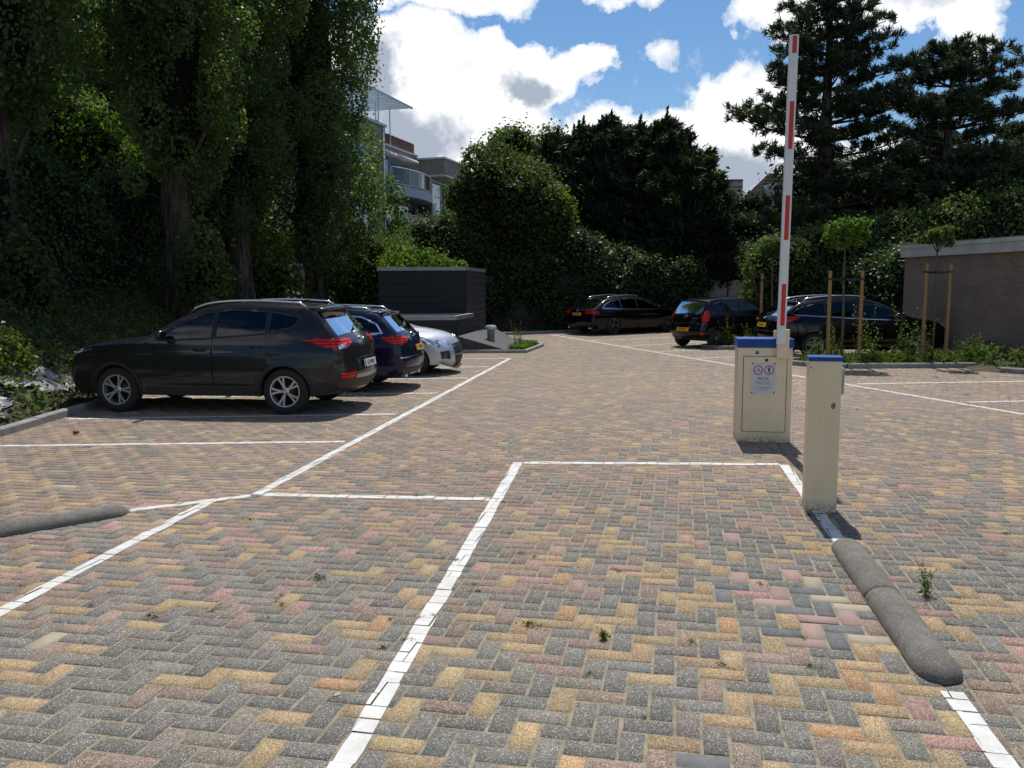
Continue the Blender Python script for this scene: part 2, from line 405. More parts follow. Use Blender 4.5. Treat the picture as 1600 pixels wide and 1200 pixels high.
def clip_poly(poly, clip):
    out = poly
    m_ = len(clip)
    for i in range(m_):
        ax, ay = clip[i]; bx, by = clip[(i+1) % m_]
        res = []
        for j in range(len(out)):
            p = out[j]; q = out[(j+1) % len(out)]
            dp = (bx-ax)*(p[1]-ay)-(by-ay)*(p[0]-ax); dq = (bx-ax)*(q[1]-ay)-(by-ay)*(q[0]-ax)
            if dp >= 0: res.append(p)
            if (dp >= 0) != (dq >= 0):
                t = dp/(dp-dq); res.append((p[0]+(q[0]-p[0])*t, p[1]+(q[1]-p[1])*t))
        out = res
        if len(out) < 3: return []
    return out
def marking(a, b, w=0.10, wear=0.0):
    """painted stripe: laid stone by stone so the joints stay open"""
    a = np.array(a); b = np.array(b); d = b-a; L = np.linalg.norm(d); d = d/L; nrm = np.array([-d[1], d[0]])
    rel = cen-a; t = rel@d; s = np.abs(rel@nrm)
    idx = np.where((t > -.15) & (t < L+.15) & (s < w/2+.13))[0]
    st = [tuple(a-nrm*w/2), tuple(b-nrm*w/2), tuple(b+nrm*w/2), tuple(a+nrm*w/2)]
    V = []; Fs = []
    for i in idx:
        if wear and random.random() < wear: continue
        c = cen[i]; q = [tuple(c+(low[i, k, :2]-c)*1.0+(low[i, k, :2]-c)/np.abs(low[i, k, :2]-c).max()*.0052) for k in range(4)]
        pl = clip_poly(st, q)
        if len(pl) < 3: continue
        # ragged outer edge: shift every stone's paint a little
        off = nrm*random.gauss(0, .003)
        z = [bh[i]+0.0022+((p[0]-c[0])*e1[0]+(p[1]-c[1])*e1[1])*btx[i]*.35+((p[0]-c[0])*e2[0]+(p[1]-c[1])*e2[1])*bty[i]*.35 for p in pl]
        k0 = len(V); V += [(p[0]+off[0], p[1]+off[1], zz) for p, zz in zip(pl, z)]; Fs.append(tuple(range(k0, k0+len(pl))))
    if Fs: tag(mesh_obj('line_marking', V, Fs, PAINT), kind='structure')
random.seed(3)
for a, b in [((-3.10, 3.85), (-2.66, 7.24)), ((-2.33, 7.42), (-0.05, 21.68)), ((-3.24, 6.91), (-2.37, 7.38)), ((-2.28, 7.42), (-0.20, 7.22)),
             ((0.06, 8.76), (-0.78, 2.3)), ((0.12, 8.74), (2.80, 8.60)), ((2.84, 8.58), (2.38, 5.86)), ((2.02, 3.66), (1.78, 2.2)),
             ((-6.4, 9.84), (-2.04, 10.02)), ((-6.4, 11.90), (-1.72, 12.21)), ((-6.4, 14.15), (-1.31, 14.65)), ((-6.4, 16.7), (-0.91, 17.06)),
             ((-6.4, 18.9), (-0.54, 19.44)), ((-6.3, 21.2), (-0.10, 21.72)), ((1.5, 32.37), (8.7, 7.2)),
             ((2.62, 28.40), (5.73, 30.21)), ((3.42, 25.80), (6.57, 27.7)), ((4.10, 23.62), (5.84, 24.36)), ((4.75, 21.45), (6.2, 21.85)),
             ((5.5, 19.0), (6.3, 19.1)), ((6.52, 15.66), (11.0, 16.05)), ((7.24, 13.14), (11.5, 13.6)), ((8.0, 10.6), (12.0, 11.1))]:
    marking(a, b)

# ------------------------------------------------------------------ kerbs and beds
def kerb_run(pts, w=0.12, h=0.11, L=1.0):
    """kerb of separate concrete lengths with open butt joints, one run = one thing"""
    bm = bmesh.new()
    for i in range(len(pts)-1):
        a = Vector((*pts[i], 0)); b = Vector((*pts[i+1], 0)); d = b-a; T = d.length; d.normalize(); nrm = Vector((-d.y, d.x, 0))
        k = max(1, round(T/L)); s = T/k
        for j in range(k):
            p = a+d*(s*j+.004); q = a+d*(s*(j+1)-.004); h2 = h+random.gauss(0, .003); o = random.gauss(0, .003)
            vs = []
            for z, ww in ((-.04, w/2), (h2-.02, w/2), (h2, w/2-.018)):
                for base in (p, q):
                    for sg in (-1, 1): vs.append(bm.verts.new(base+nrm*(sg*ww+o)+Vector((0, 0, z))))
            for l in (0, 4):
                bm.faces.new((vs[l], vs[l+2], vs[l+6], vs[l+4])); bm.faces.new((vs[l+1], vs[l+5], vs[l+7], vs[l+3]))
                bm.faces.new((vs[l], vs[l+4], vs[l+5], vs[l+1])); bm.faces.new((vs[l+2], vs[l+3], vs[l+7], vs[l+6]))
            bm.faces.new((vs[8], vs[10], vs[11], vs[9]))
    return tag(bm_obj('kerb', bm, KERB), kind='structure')
kerb_run([(-6.60, -4), (-6.56, 10.5), (-6.62, 14), (-6.6, 25.2)])
kerb_run([(-1.42, 23.55), (0.36, 23.45), (0.95, 26.0)], w=.10, h=.09)
kerb_run([(0.95, 26.0), (0.7, 27.6), (-0.6, 29.2)], w=.10, h=.09)
kerb_run([(-0.75, 31.9), (1.3, 33.0), (5.0, 35.2)])
kerb_run([(7.0, 26.1), (5.75, 25.1), (6.0, 24.3), (6.95, 24.25), (10.4, 24.3)])
kerb_run([(7.0, 20.35), (6.45, 19.75), (6.75, 19.2), (7.5, 18.62), (10.4, 18.66)])
kerb_run([(10.35, 17.6), (11.2, 16.6), (14.0, 14.6)])
def bed(name, poly, z):
    bm = bmesh.new(); prism(bm, poly, -.03, z); return tag(bm_obj(name, bm, SOIL), kind='structure')
bed('planting_bed', [(6.8, 26.0), (5.85, 25.1), (6.1, 24.36), (11.4, 24.36), (11.4, 26.0)], .07)
bed('planting_bed', [(7.0, 20.2), (6.55, 19.75), (6.8, 19.27), (7.55, 18.7), (10.4, 18.72), (10.4, 17.65), (11.3, 16.6), (14, 14.7), (15, 18), (15, 20.2)], .07)
bed('planting_bed', [(-0.25, 23.52), (0.33, 23.5), (0.87, 26.0), (0.64, 27.5), (-0.6, 29.1), (-0.9, 29.0), (-0.6, 26.0)], .06)
bed('planting_bed', [(-0.9, 31.95), (1.2, 33.1), (4.9, 35.3), (12, 36.0), (12, 38.5), (-8, 38.5), (-8, 31.9)], .05)
# bank on the left
def bank():
    V = []; Fs = []; ny, nx = 90, 26
    for j in range(ny):
        yy = -6+46*j/(ny-1)
        for i in range(nx):
            u = i/(nx-1); xx = -6.67-u*13.5
            z = 0.06+2.7*(1-math.exp(-(u*13.5)/3.6))*(.35+.65*min(1, max(0, (u*13.5)/3.0)))
            z += .10*math.sin(xx*2.1+yy*1.3)*min(1, u*9)+.07*math.sin(yy*2.7-xx*3.3)*min(1, u*9)
            V.append((xx, yy, z))
    for j in range(ny-1):
        for i in range(nx-1):
            a = j*nx+i; Fs.append((a, a+nx, a+nx+1, a+1))
    return tag(mesh_obj('embankment', V, Fs, SOIL, smooth=True), kind='structure')
bank()
def bank_z(x, y):
    d = -6.67-x
    if d < 0: return 0.0
    u = d/13.5
    z = 0.06+2.7*(1-math.exp(-d/3.6))*(.35+.65*min(1, max(0, d/3.0)))
    return z+.10*math.sin(x*2.1+y*1.3)*min(1, u*9)+.07*math.sin(y*2.7-x*3.3)*min(1, u*9)
# ------------------------------------------------------------------ cars
GLASS = glass_mat('car_glass', (0.26, 0.34, 0.32))
GLASSD = glass_mat('privacy_glass', (0.08, 0.09, 0.10))
INTER = mat('car_interior', (0.020, 0.020, 0.022), 0.85)
TYRE = mat('tyre', (0.018, 0.018, 0.018), 0.85, bump=(60, .2))
def tail_mat():
    mt = mat('tail_lens', (.5, .01, .01), .25, coat=.35, spec=.2); n = NT(mt.node_tree); b = mt.node_tree.nodes['Principled BSDF']; tc = n.n('ShaderNodeTexCoord')
    wv = n.n('ShaderNodeTexWave'); wv.bands_direction = 'Z'; n.put(wv.inputs['Vector'], tc.outputs['Object']); wv.inputs['Scale'].default_value = 7; wv.inputs['Distortion'].default_value = 1.5
    n.put(b.inputs['Base Color'], n.ramp(wv.outputs[0], [(.25, (.16, .002, .003)), (.55, (.70, .012, .010))])); return mt
TAIL = tail_mat()
def lens_mat():
    mt = mat('clear_lens', (.6, .6, .6), .08, metal=.6, coat=1.0); n = NT(mt.node_tree); b = mt.node_tree.nodes['Principled BSDF']; tc = n.n('ShaderNodeTexCoord')
    v = n.n('ShaderNodeTexVoronoi'); n.put(v.inputs['Vector'], tc.outputs['Object']); v.inputs['Scale'].default_value = 11; sc_ = n.n('ShaderNodeSeparateColor', i0=v.outputs['Color'])
    n.put(b.inputs['Base Color'], n.ramp(sc_.outputs[0], [(.25, (.22, .25, .30)), (.50, (.60, .63, .68)), (.8, (.98, .98, 1.0))])); return mt  # bright and dark cells paint sparkle into the lamp colour
LENS = lens_mat()
PLY = mat('plate_yellow', (0.75, 0.42, 0.02), 0.4)
PLW = mat('plate_white', (0.75, 0.76, 0.78), 0.4)
INK = mat('plate_ink', (0.01, 0.01, 0.012), 0.5)
def paint(name, col, metal=0.35, rough=0.28, coat=.6): return mat(name, col, rough, metal=metal, coat=coat, spec=.2)

def catmull(pts, step=0.035):
    P = [np.array(p, float) for p in pts]; P = [2*P[0]-P[1]]+P+[2*P[-1]-P[-2]]; out = []
    for i in range(1, len(P)-2):
        p0, p1, p2, p3 = P[i-1:i+3]; n = max(1, int(np.linalg.norm(p2-p1)/step))
        for k in range(n):
            t = k/n; out.append(.5*((2*p1)+(-p0+p2)*t+(2*p0-5*p1+4*p2-p3)*t*t+(-p0+3*p1-3*p2+p3)*t**3))
    out.append(P[-2]); return np.array(out)
def inpoly(poly, X_, Z_):
    X_ = np.asarray(X_); Z_ = np.asarray(Z_); c = np.zeros(X_.shape, bool); n = len(poly)
    for i in range(n):
        x1, y1 = poly[i]; x2, y2 = poly[(i+1) % n]
        if y1 == y2: continue
        c ^= ((y1 > Z_) != (y2 > Z_)) & (X_ < (x2-x1)*(Z_-y1)/(y2-y1)+x1)
    return c
def segdist(Px, Pz, A_, B_):
    """distance of every point to a polyline's segments, with nearest segment and parameter"""
    d = B_-A_; L2 = (d**2).sum(1)+1e-12
    rx = Px[:, None]-A_[None, :, 0]; rz = Pz[:, None]-A_[None, :, 1]
    t = np.clip((rx*d[:, 0]+rz*d[:, 1])/L2, 0, 1)
    dd = np.hypot(rx-t*d[:, 0], rz-t*d[:, 1]); i = dd.argmin(1); k = np.arange(len(Px))
    return dd[k, i], i, t[k, i]
def inset(poly, d):
    P = np.array(poly); n = len(P); ar = sum(P[i][0]*P[(i+1) % n][1]-P[(i+1) % n][0]*P[i][1] for i in range(n)); sg = 1 if ar > 0 else -1
    out = []
    for i in range(n):
        a = P[i]-P[i-1]; b = P[(i+1) % n]-P[i]; a = a/(np.linalg.norm(a)+1e-9); b = b/(np.linalg.norm(b)+1e-9)
        na = np.array([-a[1], a[0]])*sg; nb = np.array([-b[1], b[0]])*sg; m_ = na+nb; q = max(.35, (m_@m_)/2)
        out.append(tuple(P[i]+m_*d/q))
    return out
def densify(poly, step=0.05):
    out = []; n = len(poly)
    for i in range(n):
        a = np.array(poly[i]); b = np.array(poly[(i+1) % n]); k = max(1, int(np.linalg.norm(b-a)/step))
        for j in range(k): out.append(tuple(a+(b-a)*j/k))
    return out
def triangulate(outer, holes, extra, step):
    rings = [outer]+holes; V = []; E_ = []
    for r in rings:
        k = len(V); V += [tuple(p) for p in r]; E_ += [(k+i, k+(i+1) % len(r)) for i in range(len(r))]
    O = np.array(outer); x0, z0 = O.min(0); x1, z1 = O.max(0)
    g = []; row = 0; z = z0+step/2
    while z < z1:
        x = x0+(step/2 if row % 2 else step)
        while x < x1: g.append((x, z)); x += step
        z += step*.87; row += 1
    g = np.array(g+list(extra)) if (g or len(extra)) else np.zeros((0, 2))
    if len(g):
        ok = inpoly(outer, g[:, 0], g[:, 1])
        for h in holes: ok &= ~inpoly(h, g[:, 0], g[:, 1])
        g = g[ok]
    if len(g):
        Av = np.concatenate([np.array(r) for r in rings]); Bv = np.concatenate([np.roll(np.array(r), -1, axis=0) for r in rings])
        d, _, _ = segdist(g[:, 0], g[:, 1], Av, Bv); g = g[d > .008]
    V2 = V+[tuple(p) for p in g]
    r = delaunay_2d_cdt([Vector(p) for p in V2], E_, [], 0, 1e-5)
    vs = [(v.x, v.y) for v in r[0]]; T = []
    for f in r[2]:
        cx = sum(vs[i][0] for i in f)/len(f); cz = sum(vs[i][1] for i in f)/len(f)
        if inpoly(outer, [cx], [cz])[0] and not any(inpoly(h, [cx], [cz])[0] for h in holes): T.append(tuple(f))
    return np.array(vs), T

class Body:
    def __init__(s, d):
        s.d = d; s.W = d['W']; s.wb = d['wb']; s.R = d['R']; s.top = catmull(d['top'])
        ar = s.R+.035; zb = d.get('sill', .25); a0 = math.asin(max(-.9, (zb-s.R)/ar)); bot = []
        xf = s.top[-1]; xr = s.top[0]
        def arch(xc):   # front to rear
            return [(xc+ar*math.cos(a0+(math.pi-2*a0)*k/18), s.R+ar*math.sin(a0+(math.pi-2*a0)*k/18)) for k in range(19)]
        bot += [(xf[0]-(xf[0]-(s.wb+ar+.03))*k/4, xf[1]+(zb-xf[1])*k/4) for k in range(1, 4)]
        bot += arch(s.wb); n = 14; a_, b_ = s.wb-ar*math.cos(a0), ar*math.cos(a0)
        bot += [(a_+(b_-a_)*k/n, zb) for k in range(1, n)]
        bot += arch(0)
        bot += [(-ar-.02+(xr[0]+ar+.02)*k/3, zb+(xr[1]-zb)*k/3) for k in range(1, 3)]
        s.bot = np.array(bot); s.out = np.concatenate([s.top, s.bot]); s.nt = len(s.top)
        T = s.top; s.x0, s.x1 = T[:, 0].min(), T[:, 0].max(); s.H = T[:, 1].max()
        # fillet sizes along the top line: ends round more than roof and bonnet
        zt = T[:, 1]; dx = np.gradient(T[:, 0]); dz = np.gradient(T[:, 1]); steep = np.abs(dz)/np.hypot(dx, dz)
        lowr = 1/(1+np.exp((zt-d['belt']+.02)/.05))
        e = steep*lowr; e = np.convolve(np.pad(e, 6, mode='edge'), np.ones(13)/13, 'valid')
        s.rx = .055+.13*e; s.ry = .075+.20*e
        roofy = 1/(1+np.exp(-(zt-(s.H-.16))/.03)); s.rx = s.rx+.03*roofy; s.ry = s.ry+.05*roofy
        s.bowv = .025+.085*e*1.0
        fr_ = np.arange(len(zt)) > zt.argmax(); s.bowv = s.bowv+np.where(fr_, d.get('fbow', 0.0)*np.clip((1.0-zt)/.35, 0, 1), 0)
        nrm = np.stack([-np.gradient(T[:, 1]), np.gradient(T[:, 0])], 1); s.nrm = nrm/np.linalg.norm(nrm, axis=1)[:, None]
        # the top line runs rear -> over the roof -> front, so this normal points outward
    def base(s, x, z):
        W2 = s.W/2; bz = s.d['belt']; tb = s.d.get('tumble', .40)
        zz = [0, .18, .30, .48, .66, .82, bz-.04, bz+.02]; ww = [.90, .925, .955, .99, 1.0, .992, .972, .952]
        w = np.interp(z, zz, ww)*W2
        w = w-np.clip(z-bz-.02, 0, None)*tb-np.clip(z-bz-.02, 0, None)**2*.22
        xm = (s.x0+s.x1)/2; t = np.abs(x-xm)/((s.x1-s.x0)/2)
        w = w*(1-.115*np.clip((t-.45)/.55, 0, 1)**2)
        # haunches over the wheels and a waist crease
        for xc in (0, s.wb): w = w+.014*np.exp(-((x-xc)/.42)**2-((z-.66)/.16)**2)
        w = w+.006*np.exp(-((z-(s.d['crease']+.03*(1-(x/s.wb))))/.018)**2)-.010*np.exp(-((z-.42)/.05)**2)*np.exp(-((x-s.wb/2)/.85)**4)
        return w
    def hw(s, x, z):
        x = np.atleast_1d(np.asarray(x, float)); z = np.atleast_1d(np.asarray(z, float))
        d, i, t = segdist(x, z, s.top[:-1], s.top[1:])
        rx = s.rx[i]*(1-t)+s.rx[i+1]*t; ry = s.ry[i]*(1-t)+s.ry[i+1]*t
        q = np.clip(1-(d+.10*rx)/rx, 0, .9)
        return s.base(x, z)-ry*(1-np.sqrt(1-q*q))
    def side(s, pts, off, sg):
        P = np.array(pts); x, z = P[:, 0], P[:, 1]; y = s.hw(x, z); e = .004
        gx = (s.hw(x+e, z)-s.hw(x-e, z))/(2*e); gz = (s.hw(x, z+e)-s.hw(x, z-e))/(2*e)
        gx = np.clip(gx, -1.5, 1.5); gz = np.clip(gz, -1.5, 1.5)
        n = np.stack([-gx, np.ones_like(y), -gz], 1); n /= np.linalg.norm(n, axis=1)[:, None]
        Q = np.stack([x, y, z], 1)+n*off
        Q[:, 1] *= sg; return Q
    def side_n(s, pts, sg):
        P = np.array(pts); x, z = P[:, 0], P[:, 1]; e = .012
        gx = np.clip((s.hw(x+e, z)-s.hw(x-e, z))/(2*e), -1.5, 1.5); gz = np.clip((s.hw(x, z+e)-s.hw(x, z-e))/(2*e), -1.5, 1.5)
        n = np.stack([-gx, np.ones_like(gx)*sg, -gz], 1); n /= np.linalg.norm(n, axis=1)[:, None]
        return [tuple(q) for q in n]
    def strip_pt(s, i, f, off=0.0):
        """i: (float) index along the top line, f: -1..1 across"""
        k = int(min(max(i, 0), s.nt-1.001)); t = i-k; T = s.top
        p = T[k]*(1-t)+T[k+1]*t; n = s.nrm[k]*(1-t)+s.nrm[k+1]*t
        h = s.edge[k]*(1-t)+s.edge[k+1]*t; b = s.bowv[k]*(1-t)+s.bowv[k+1]*t
        q = p+n*(b*(1-f*f)+off)
        return (q[0], h*f, q[1])
    def end_pt(s, y, z, rear, off=0.0):
        T = s.top; pk = T[:, 1].argmax(); rng_ = range(0, pk) if rear else range(s.nt-2, pk, -1)
        i = None
        for k in rng_:
            a, b = sorted((T[k][1], T[k+1][1]))
            if a <= z <= b: i = k+(z-T[k][1])/(T[k+1][1]-T[k][1]+1e-9); break
        if i is None: i = 0 if rear else s.nt-1.01
        k = int(i); h = s.edge[k]
        if abs(y) <= h: return s.strip_pt(i, y/h, off)
        ay = min(abs(y), float(s.base(T[k][0], z))*.985); lo, hi = 0.0, .28; dirx = 1 if rear else -1; x0 = T[k][0]
        for _ in range(18):
            m_ = (lo+hi)/2
            if s.hw(x0+dirx*m_, z)[0] < ay: lo = m_
            else: hi = m_
        p = s.side([(x0+dirx*hi, z)], off, 1 if y > 0 else -1)[0]; return tuple(p)

def side_piece(B, name, outer, holes, mt, off, sg, parent, step=.07, extra=(), smooth=True):
    vs, T = triangulate(outer, holes, extra, step)
    P = B.side(vs, off, sg)
    if sg > 0: T = [t[::-1] for t in T]
    o = mesh_obj(name, P, T, mt, parent, smooth)
    if smooth and off <= 0 and len(T) > 4: o.data.normals_split_custom_set_from_vertices(B.side_n(vs, sg))
    return o
def end_piece(B, name, poly, mt, rear, parent, off=.004, step=.05, holes=()):
    vs, T = triangulate(densify(poly, .05), [densify(h, .05) for h in holes], (), step)
    P = [B.end_pt(y, z, rear, off) for y, z in vs]
    return mesh_obj(name, P, T, mt, parent, True)
def join_mesh(name, objs, mt, parent):
    bm = bmesh.new()
    for o in objs:
        bm.from_mesh(o.data); me = o.data; bpy.data.objects.remove(o); bpy.data.meshes.remove(me)
    bmesh.ops.remove_doubles(bm, verts=bm.verts, dist=.0005)
    return bm_obj(name, bm, mt, parent, smooth=True)
def clip_x(poly, xa, xb):
    return clip_poly(poly, [(xa, -1), (xb, -1), (xb, 4), (xa, 4)])

DARKRIM = mat('dark_alloy', (0.13, 0.13, 0.135), 0.3, metal=0.8)
def rim_meshes(R_, Rr, style, wid=.20, rmat=None):
    """wheel centre at origin, outer face towards +y"""
    bm = bmesh.new()
    prof = [(Rr+.004, -wid/2+.02), (Rr+.02, -wid/2), (R_-.03, -wid/2+.004), (R_-.006, -wid/2+.03), (R_, -wid/2+.06), (R_, wid/2-.06), (R_-.006, wid/2-.03), (R_-.03, wid/2-.004), (Rr+.022, wid/2), (Rr+.004, wid/2-.018)]
    lathe(bm, prof, 44, 'y'); ty = bm_obj('tyre', bm, TYRE, None, True)
    bm = bmesh.new()
    lathe(bm, [(Rr+.006, -wid/2+.02), (Rr-.012, -wid/2+.03), (Rr-.03, wid/2-.07), (Rr-.012, wid/2-.012), (Rr+.006, wid/2-.010), (Rr+.008, wid/2-.020)], 44, 'y')
    yf = wid/2-.028
    lathe(bm, [(0.0005, yf+.006), (.030, yf+.004), (.036, yf-.004), (.058, yf-.014), (.062, yf-.035)], 20, 'y')
    ns, kind = style
    for k in range(ns):
        a = 2*math.pi*k/ns
        arms = [(-.11, -.20), (.11, .20)] if kind == 'twin' else ([(0, .28)] if kind == 'swirl' else [(0, 0)])
        for a1, a2 in arms:
            w0, w1 = (.014, .020) if kind == 'twin' else ((.014, .034) if kind == 'swirl' else (.022, .018))
            nseg = 4; prev = None
            for q in range(nseg+1):
                t = q/nseg; r = .045+(Rr-.055)*t; aa = a+a1+(a2-a1)*t*t; w = w0+(w1-w0)*t
                c = Vector((math.cos(aa), 0, math.sin(aa))); tn = Vector((-math.sin(aa), 0, math.cos(aa)))
                yq = yf-.012+.012*t
                ring = [bm.verts.new(c*r+tn*w+Vector((0, yq-.022, 0))), bm.verts.new(c*r+tn*w*.8+Vector((0, yq, 0))), bm.verts.new(c*r-tn*w*.8+Vector((0, yq, 0))), bm.verts.new(c*r-tn*w+Vector((0, yq-.022, 0)))]
                if prev:
                    for e in range(3): bm.faces.new((prev[e], prev[e+1], ring[e+1], ring[e]))
                prev = ring
    rm = bm_obj('rim', bm, rmat or ALLOY, None, False)
    bm = bmesh.new()
    lathe(bm, [(.001, .0), (Rr*.62, .0), (Rr*.62, -.02), (Rr-.02, -.03), (Rr-.02, -.05), (.001, -.05)], 28, 'y')
    hb = bm_obj('wheel', bm, DARKM, None, True)
    return ty.data, rm.data, hb.data, (ty, rm, hb)

def build_car(d, label, cat, loc, heading):
    root = thing('parked_car', (0, 0, 0), 0, label, cat)
    B = Body(d); W2 = d['W']/2; PM = d['paint']; wb = d['wb']; Rw = d['R']
    B.edge = B.hw(B.top[:, 0], B.top[:, 1])
    # glasshouse and its panes
    gh = d['gh']; px = d['pillars']            # pillar x positions, rear to front
    panes = []
    for i in range(len(px)-1):
        pl = clip_x(gh, px[i]+(.03 if i else -.5), px[i+1]-(.03 if i < len(px)-2 else -.5))
        if len(pl) >= 3: panes.append(densify(pl, .07))
    # doors: between the first pillar behind the rear door and the front wheel arch
    zb = d.get('sill', .25)+.07; ar = Rw+.11; doors = []
    ghx = sorted(gh); gtop = d['ghtop']
    def topz(x): return float(np.interp(x, [p[0] for p in gtop], [p[1] for p in gtop]))+.032
    dx = list(px[1:-1])+[max(p[0] for p in gh)+.03]   # door edges, rear to front
    for i in range(len(dx)-1):
        xa, xb = dx[i], dx[i+1]; pl = []
        if xa < ar:   # rear edge follows the wheel arch
            a_lo = math.asin(max(-.9, min(.9, (zb-Rw)/ar))); a_hi = math.acos(max(-1, min(1, (xa)/ar)))
            arc = [(ar*math.cos(a_lo+(a_hi-a_lo)*k/7), Rw+ar*math.sin(a_lo+(a_hi-a_lo)*k/7)) for k in range(8)]
            pl += arc[::-1]
        else: pl += [(xa, zb+.5), (xa, zb+.04), (xa+.04, zb)]
        if i == len(dx)-2: pl += [(xb-.10, zb), (xb-.03, zb+.14), (xb, zb+.42), (xb, topz(xb)-.03)]
        else: pl += [(xb, zb), (xb, topz(xb))]
        xs = np.linspace(min(xb-.02, gtop[-1][0]), xa+.04, 8); pl += [(float(x), topz(float(x))) for x in xs]
        pl += [(xa, topz(xa)-.05)]
        doors.append(densify(pl, .08))
    # door handed to panes by centroid
    dpan = {i: [] for i in range(len(doors))}; free = []
    for p in panes:
        cx, cz = np.mean([q[0] for q in p]), np.mean([q[1] for q in p]); hit = False
        for i, dd in enumerate(doors):
            if inpoly(dd, [cx], [cz])[0]: dpan[i].append(p); hit = True; break
        if not hit: free.append(p)
    # --- body shell: both flanks and the skin over the top, ends and underside
    rings = []
    tp = B.top; nn = B.nrm
    for off in (.012, .03, .055, .09, .14): rings += [tuple(p) for p in (tp-nn*off)]
    vs, T = triangulate([tuple(p) for p in B.out], doors+free, rings, .075)
    V = []; Fs = []; fm = []
    for sg in (1, -1):
        k = len(V); V += [tuple(p) for p in B.side(vs, 0, sg)]
        for t in T: Fs.append(tuple(i+k for i in (t if sg > 0 else t[::-1]))); fm.append(0)
    nO = len(B.out); oh = np.concatenate([B.edge, B.hw(B.bot[:, 0], B.bot[:, 1])]); fr = [-1, -.9, -.78, -.55, -.28, 0, .28, .55, .78, .9, 1]
    base = len(V); nf = len(fr)
    def win(i):
        x, z = B.out[i]; x2, z2 = B.out[(i+1) % nO]; zc = (z+z2)/2; xc = (x+x2)/2
        if i >= B.nt-1: return False
        return (xc < .6 and d['rw'][0] < zc < d['rw'][1] and i < tp[:, 1].argmax()) or (xc > wb/2 and d['ws'][0] < xc < d['ws'][1])
    for i in range(nO):
        for f in fr:
            if i < B.nt: V.append(B.strip_pt(i, f))
            else: V.append((B.out[i][0], oh[i]*f, B.out[i][1]))
    for i in range(nO):
        j = (i+1) % nO
        for q in range(nf-1):
            if win(i) and 1 <= q < nf-2: continue
            Fs.append((base+i*nf+q, base+i*nf+q+1, base+j*nf+q+1, base+j*nf+q)); fm.append(1 if i >= B.nt-1 else 0)
    body = mesh_obj('body', V, Fs, None, root, True, [PM, BLACKP], fm)
    bm = bmesh.new(); bm.from_mesh(body.data); bmesh.ops.remove_doubles(bm, verts=bm.verts, dist=.0008); bmesh.ops.recalc_face_normals(bm, faces=bm.faces); bm.to_mesh(body.data); bm.free()
    me = body.data; co = np.array([v.co[:] for v in me.vertices]); vn = np.array([v.normal[:] for v in me.vertices])
    dd_, _, _ = segdist(co[:, 0], co[:, 2], B.top[:-1], B.top[1:]); ins = (dd_ > .02) & (np.abs(co[:, 1]) > B.hw(co[:, 0], co[:, 2])-.004)
    ii = np.where(ins)[0]; an = np.array(B.side_n(co[ii][:, [0, 2]], 1)); an[:, 1] *= np.sign(co[ii, 1]); vn[ii] = an
    me.normals_split_custom_set_from_vertices([tuple(n) for n in vn])
    # --- windscreen, rear window
    for nm, test in (('windscreen', lambda x: x > wb/2), ('rear_window', lambda x: x < .6)):
        idx = [i for i in range(B.nt-1) if win(i) and test(B.out[i][0])]
        if not idx: continue
        i0, i1 = idx[0]-.4, idx[-1]+1.4; V = []; Fs = []; nu = 12; ff = np.linspace(-.915, .915, 13)
        for a in range(nu+1):
            for f in ff: V.append(B.strip_pt(i0+(i1-i0)*a/nu, f, .002))
        for a in range(nu):
            for q in range(12): Fs.append((a*13+q, a*13+q+1, (a+1)*13+q+1, (a+1)*13+q))
        mesh_obj(nm, V, Fs, GLASS if nm == 'windscreen' else GLASSD, root, True)
    # --- doors and side glass
    for sg in (1, -1):
        for i, dd in enumerate(doors):
            do = side_piece(B, 'door', densify(inset(dd, .0045), .2), [p for p in dpan[i]], PM, 0, sg, root)
            for p in dpan[i]:
                side_piece(B, 'window', p, [], GLASSD if (i == 0 and len(doors) > 1 and d.get('privacy')) else GLASS, -.006, sg, do)
                ring = inset(p, -.022)
                side_piece(B, 'window_seal', densify(ring, .09), [densify(inset(p, .004), .09)], BLACKP, .003, sg, do, step=.3)
            hx, hz = d['handles'][i]; bm = bmesh.new()
            box(bm, hx-.085, hx+.085, -.014, .014, -.014, .014); hh = bm_obj('door_handle', bm, d.get('handle', PM), do, True, .009)
            y = float(B.hw(hx, hz)[0])+.022; hh.data.transform(Matrix.Translation((0, sg*y, hz)))
        for p in free:
            side_piece(B, 'quarter_window', p, [], GLASSD, -.006, sg, root)
            side_piece(B, 'window_seal', densify(inset(p, -.022), .09), [densify(inset(p, .004), .09)], d.get('qtrim', BLACKP), .003, sg, root, step=.3)
        if d.get('beltline'):
            x_a, x_b = d['beltline']; V = []; Fs = []
            xs = np.linspace(x_a, x_b, 24)
            for x in xs:
                zl = float(np.interp(x, [p[0] for p in d['ghbot']], [p[1] for p in d['ghbot']]))-.03
                for z in (zl-.009, zl+.009): V.append(tuple(B.side([(x, z)], .006, sg)[0]))
            for k in range(23): Fs.append((2*k, 2*k+1, 2*k+3, 2*k+2))
            mesh_obj('trim_strip', V, Fs, CHROME, root, True)
        # lamps
        if 'tail_s' in d:
            pr = []
            if d['tail_s']: pr.append(side_piece(B, 'tmp', densify(d['tail_s'], .04), [], TAIL, .006, sg, None, step=.04))
            pr.append(end_piece(B, 'tmp', [(sg*y, z) for y, z in d['tail_e']], TAIL, True, None, .006, .04))
            tl = join_mesh('tail_light', pr, TAIL, root)
            if 'tail_in' in d:
                end_piece(B, 'lens', [(sg*y, z) for y, z in d['tail_in']], LENS, True, tl, .009, .04)
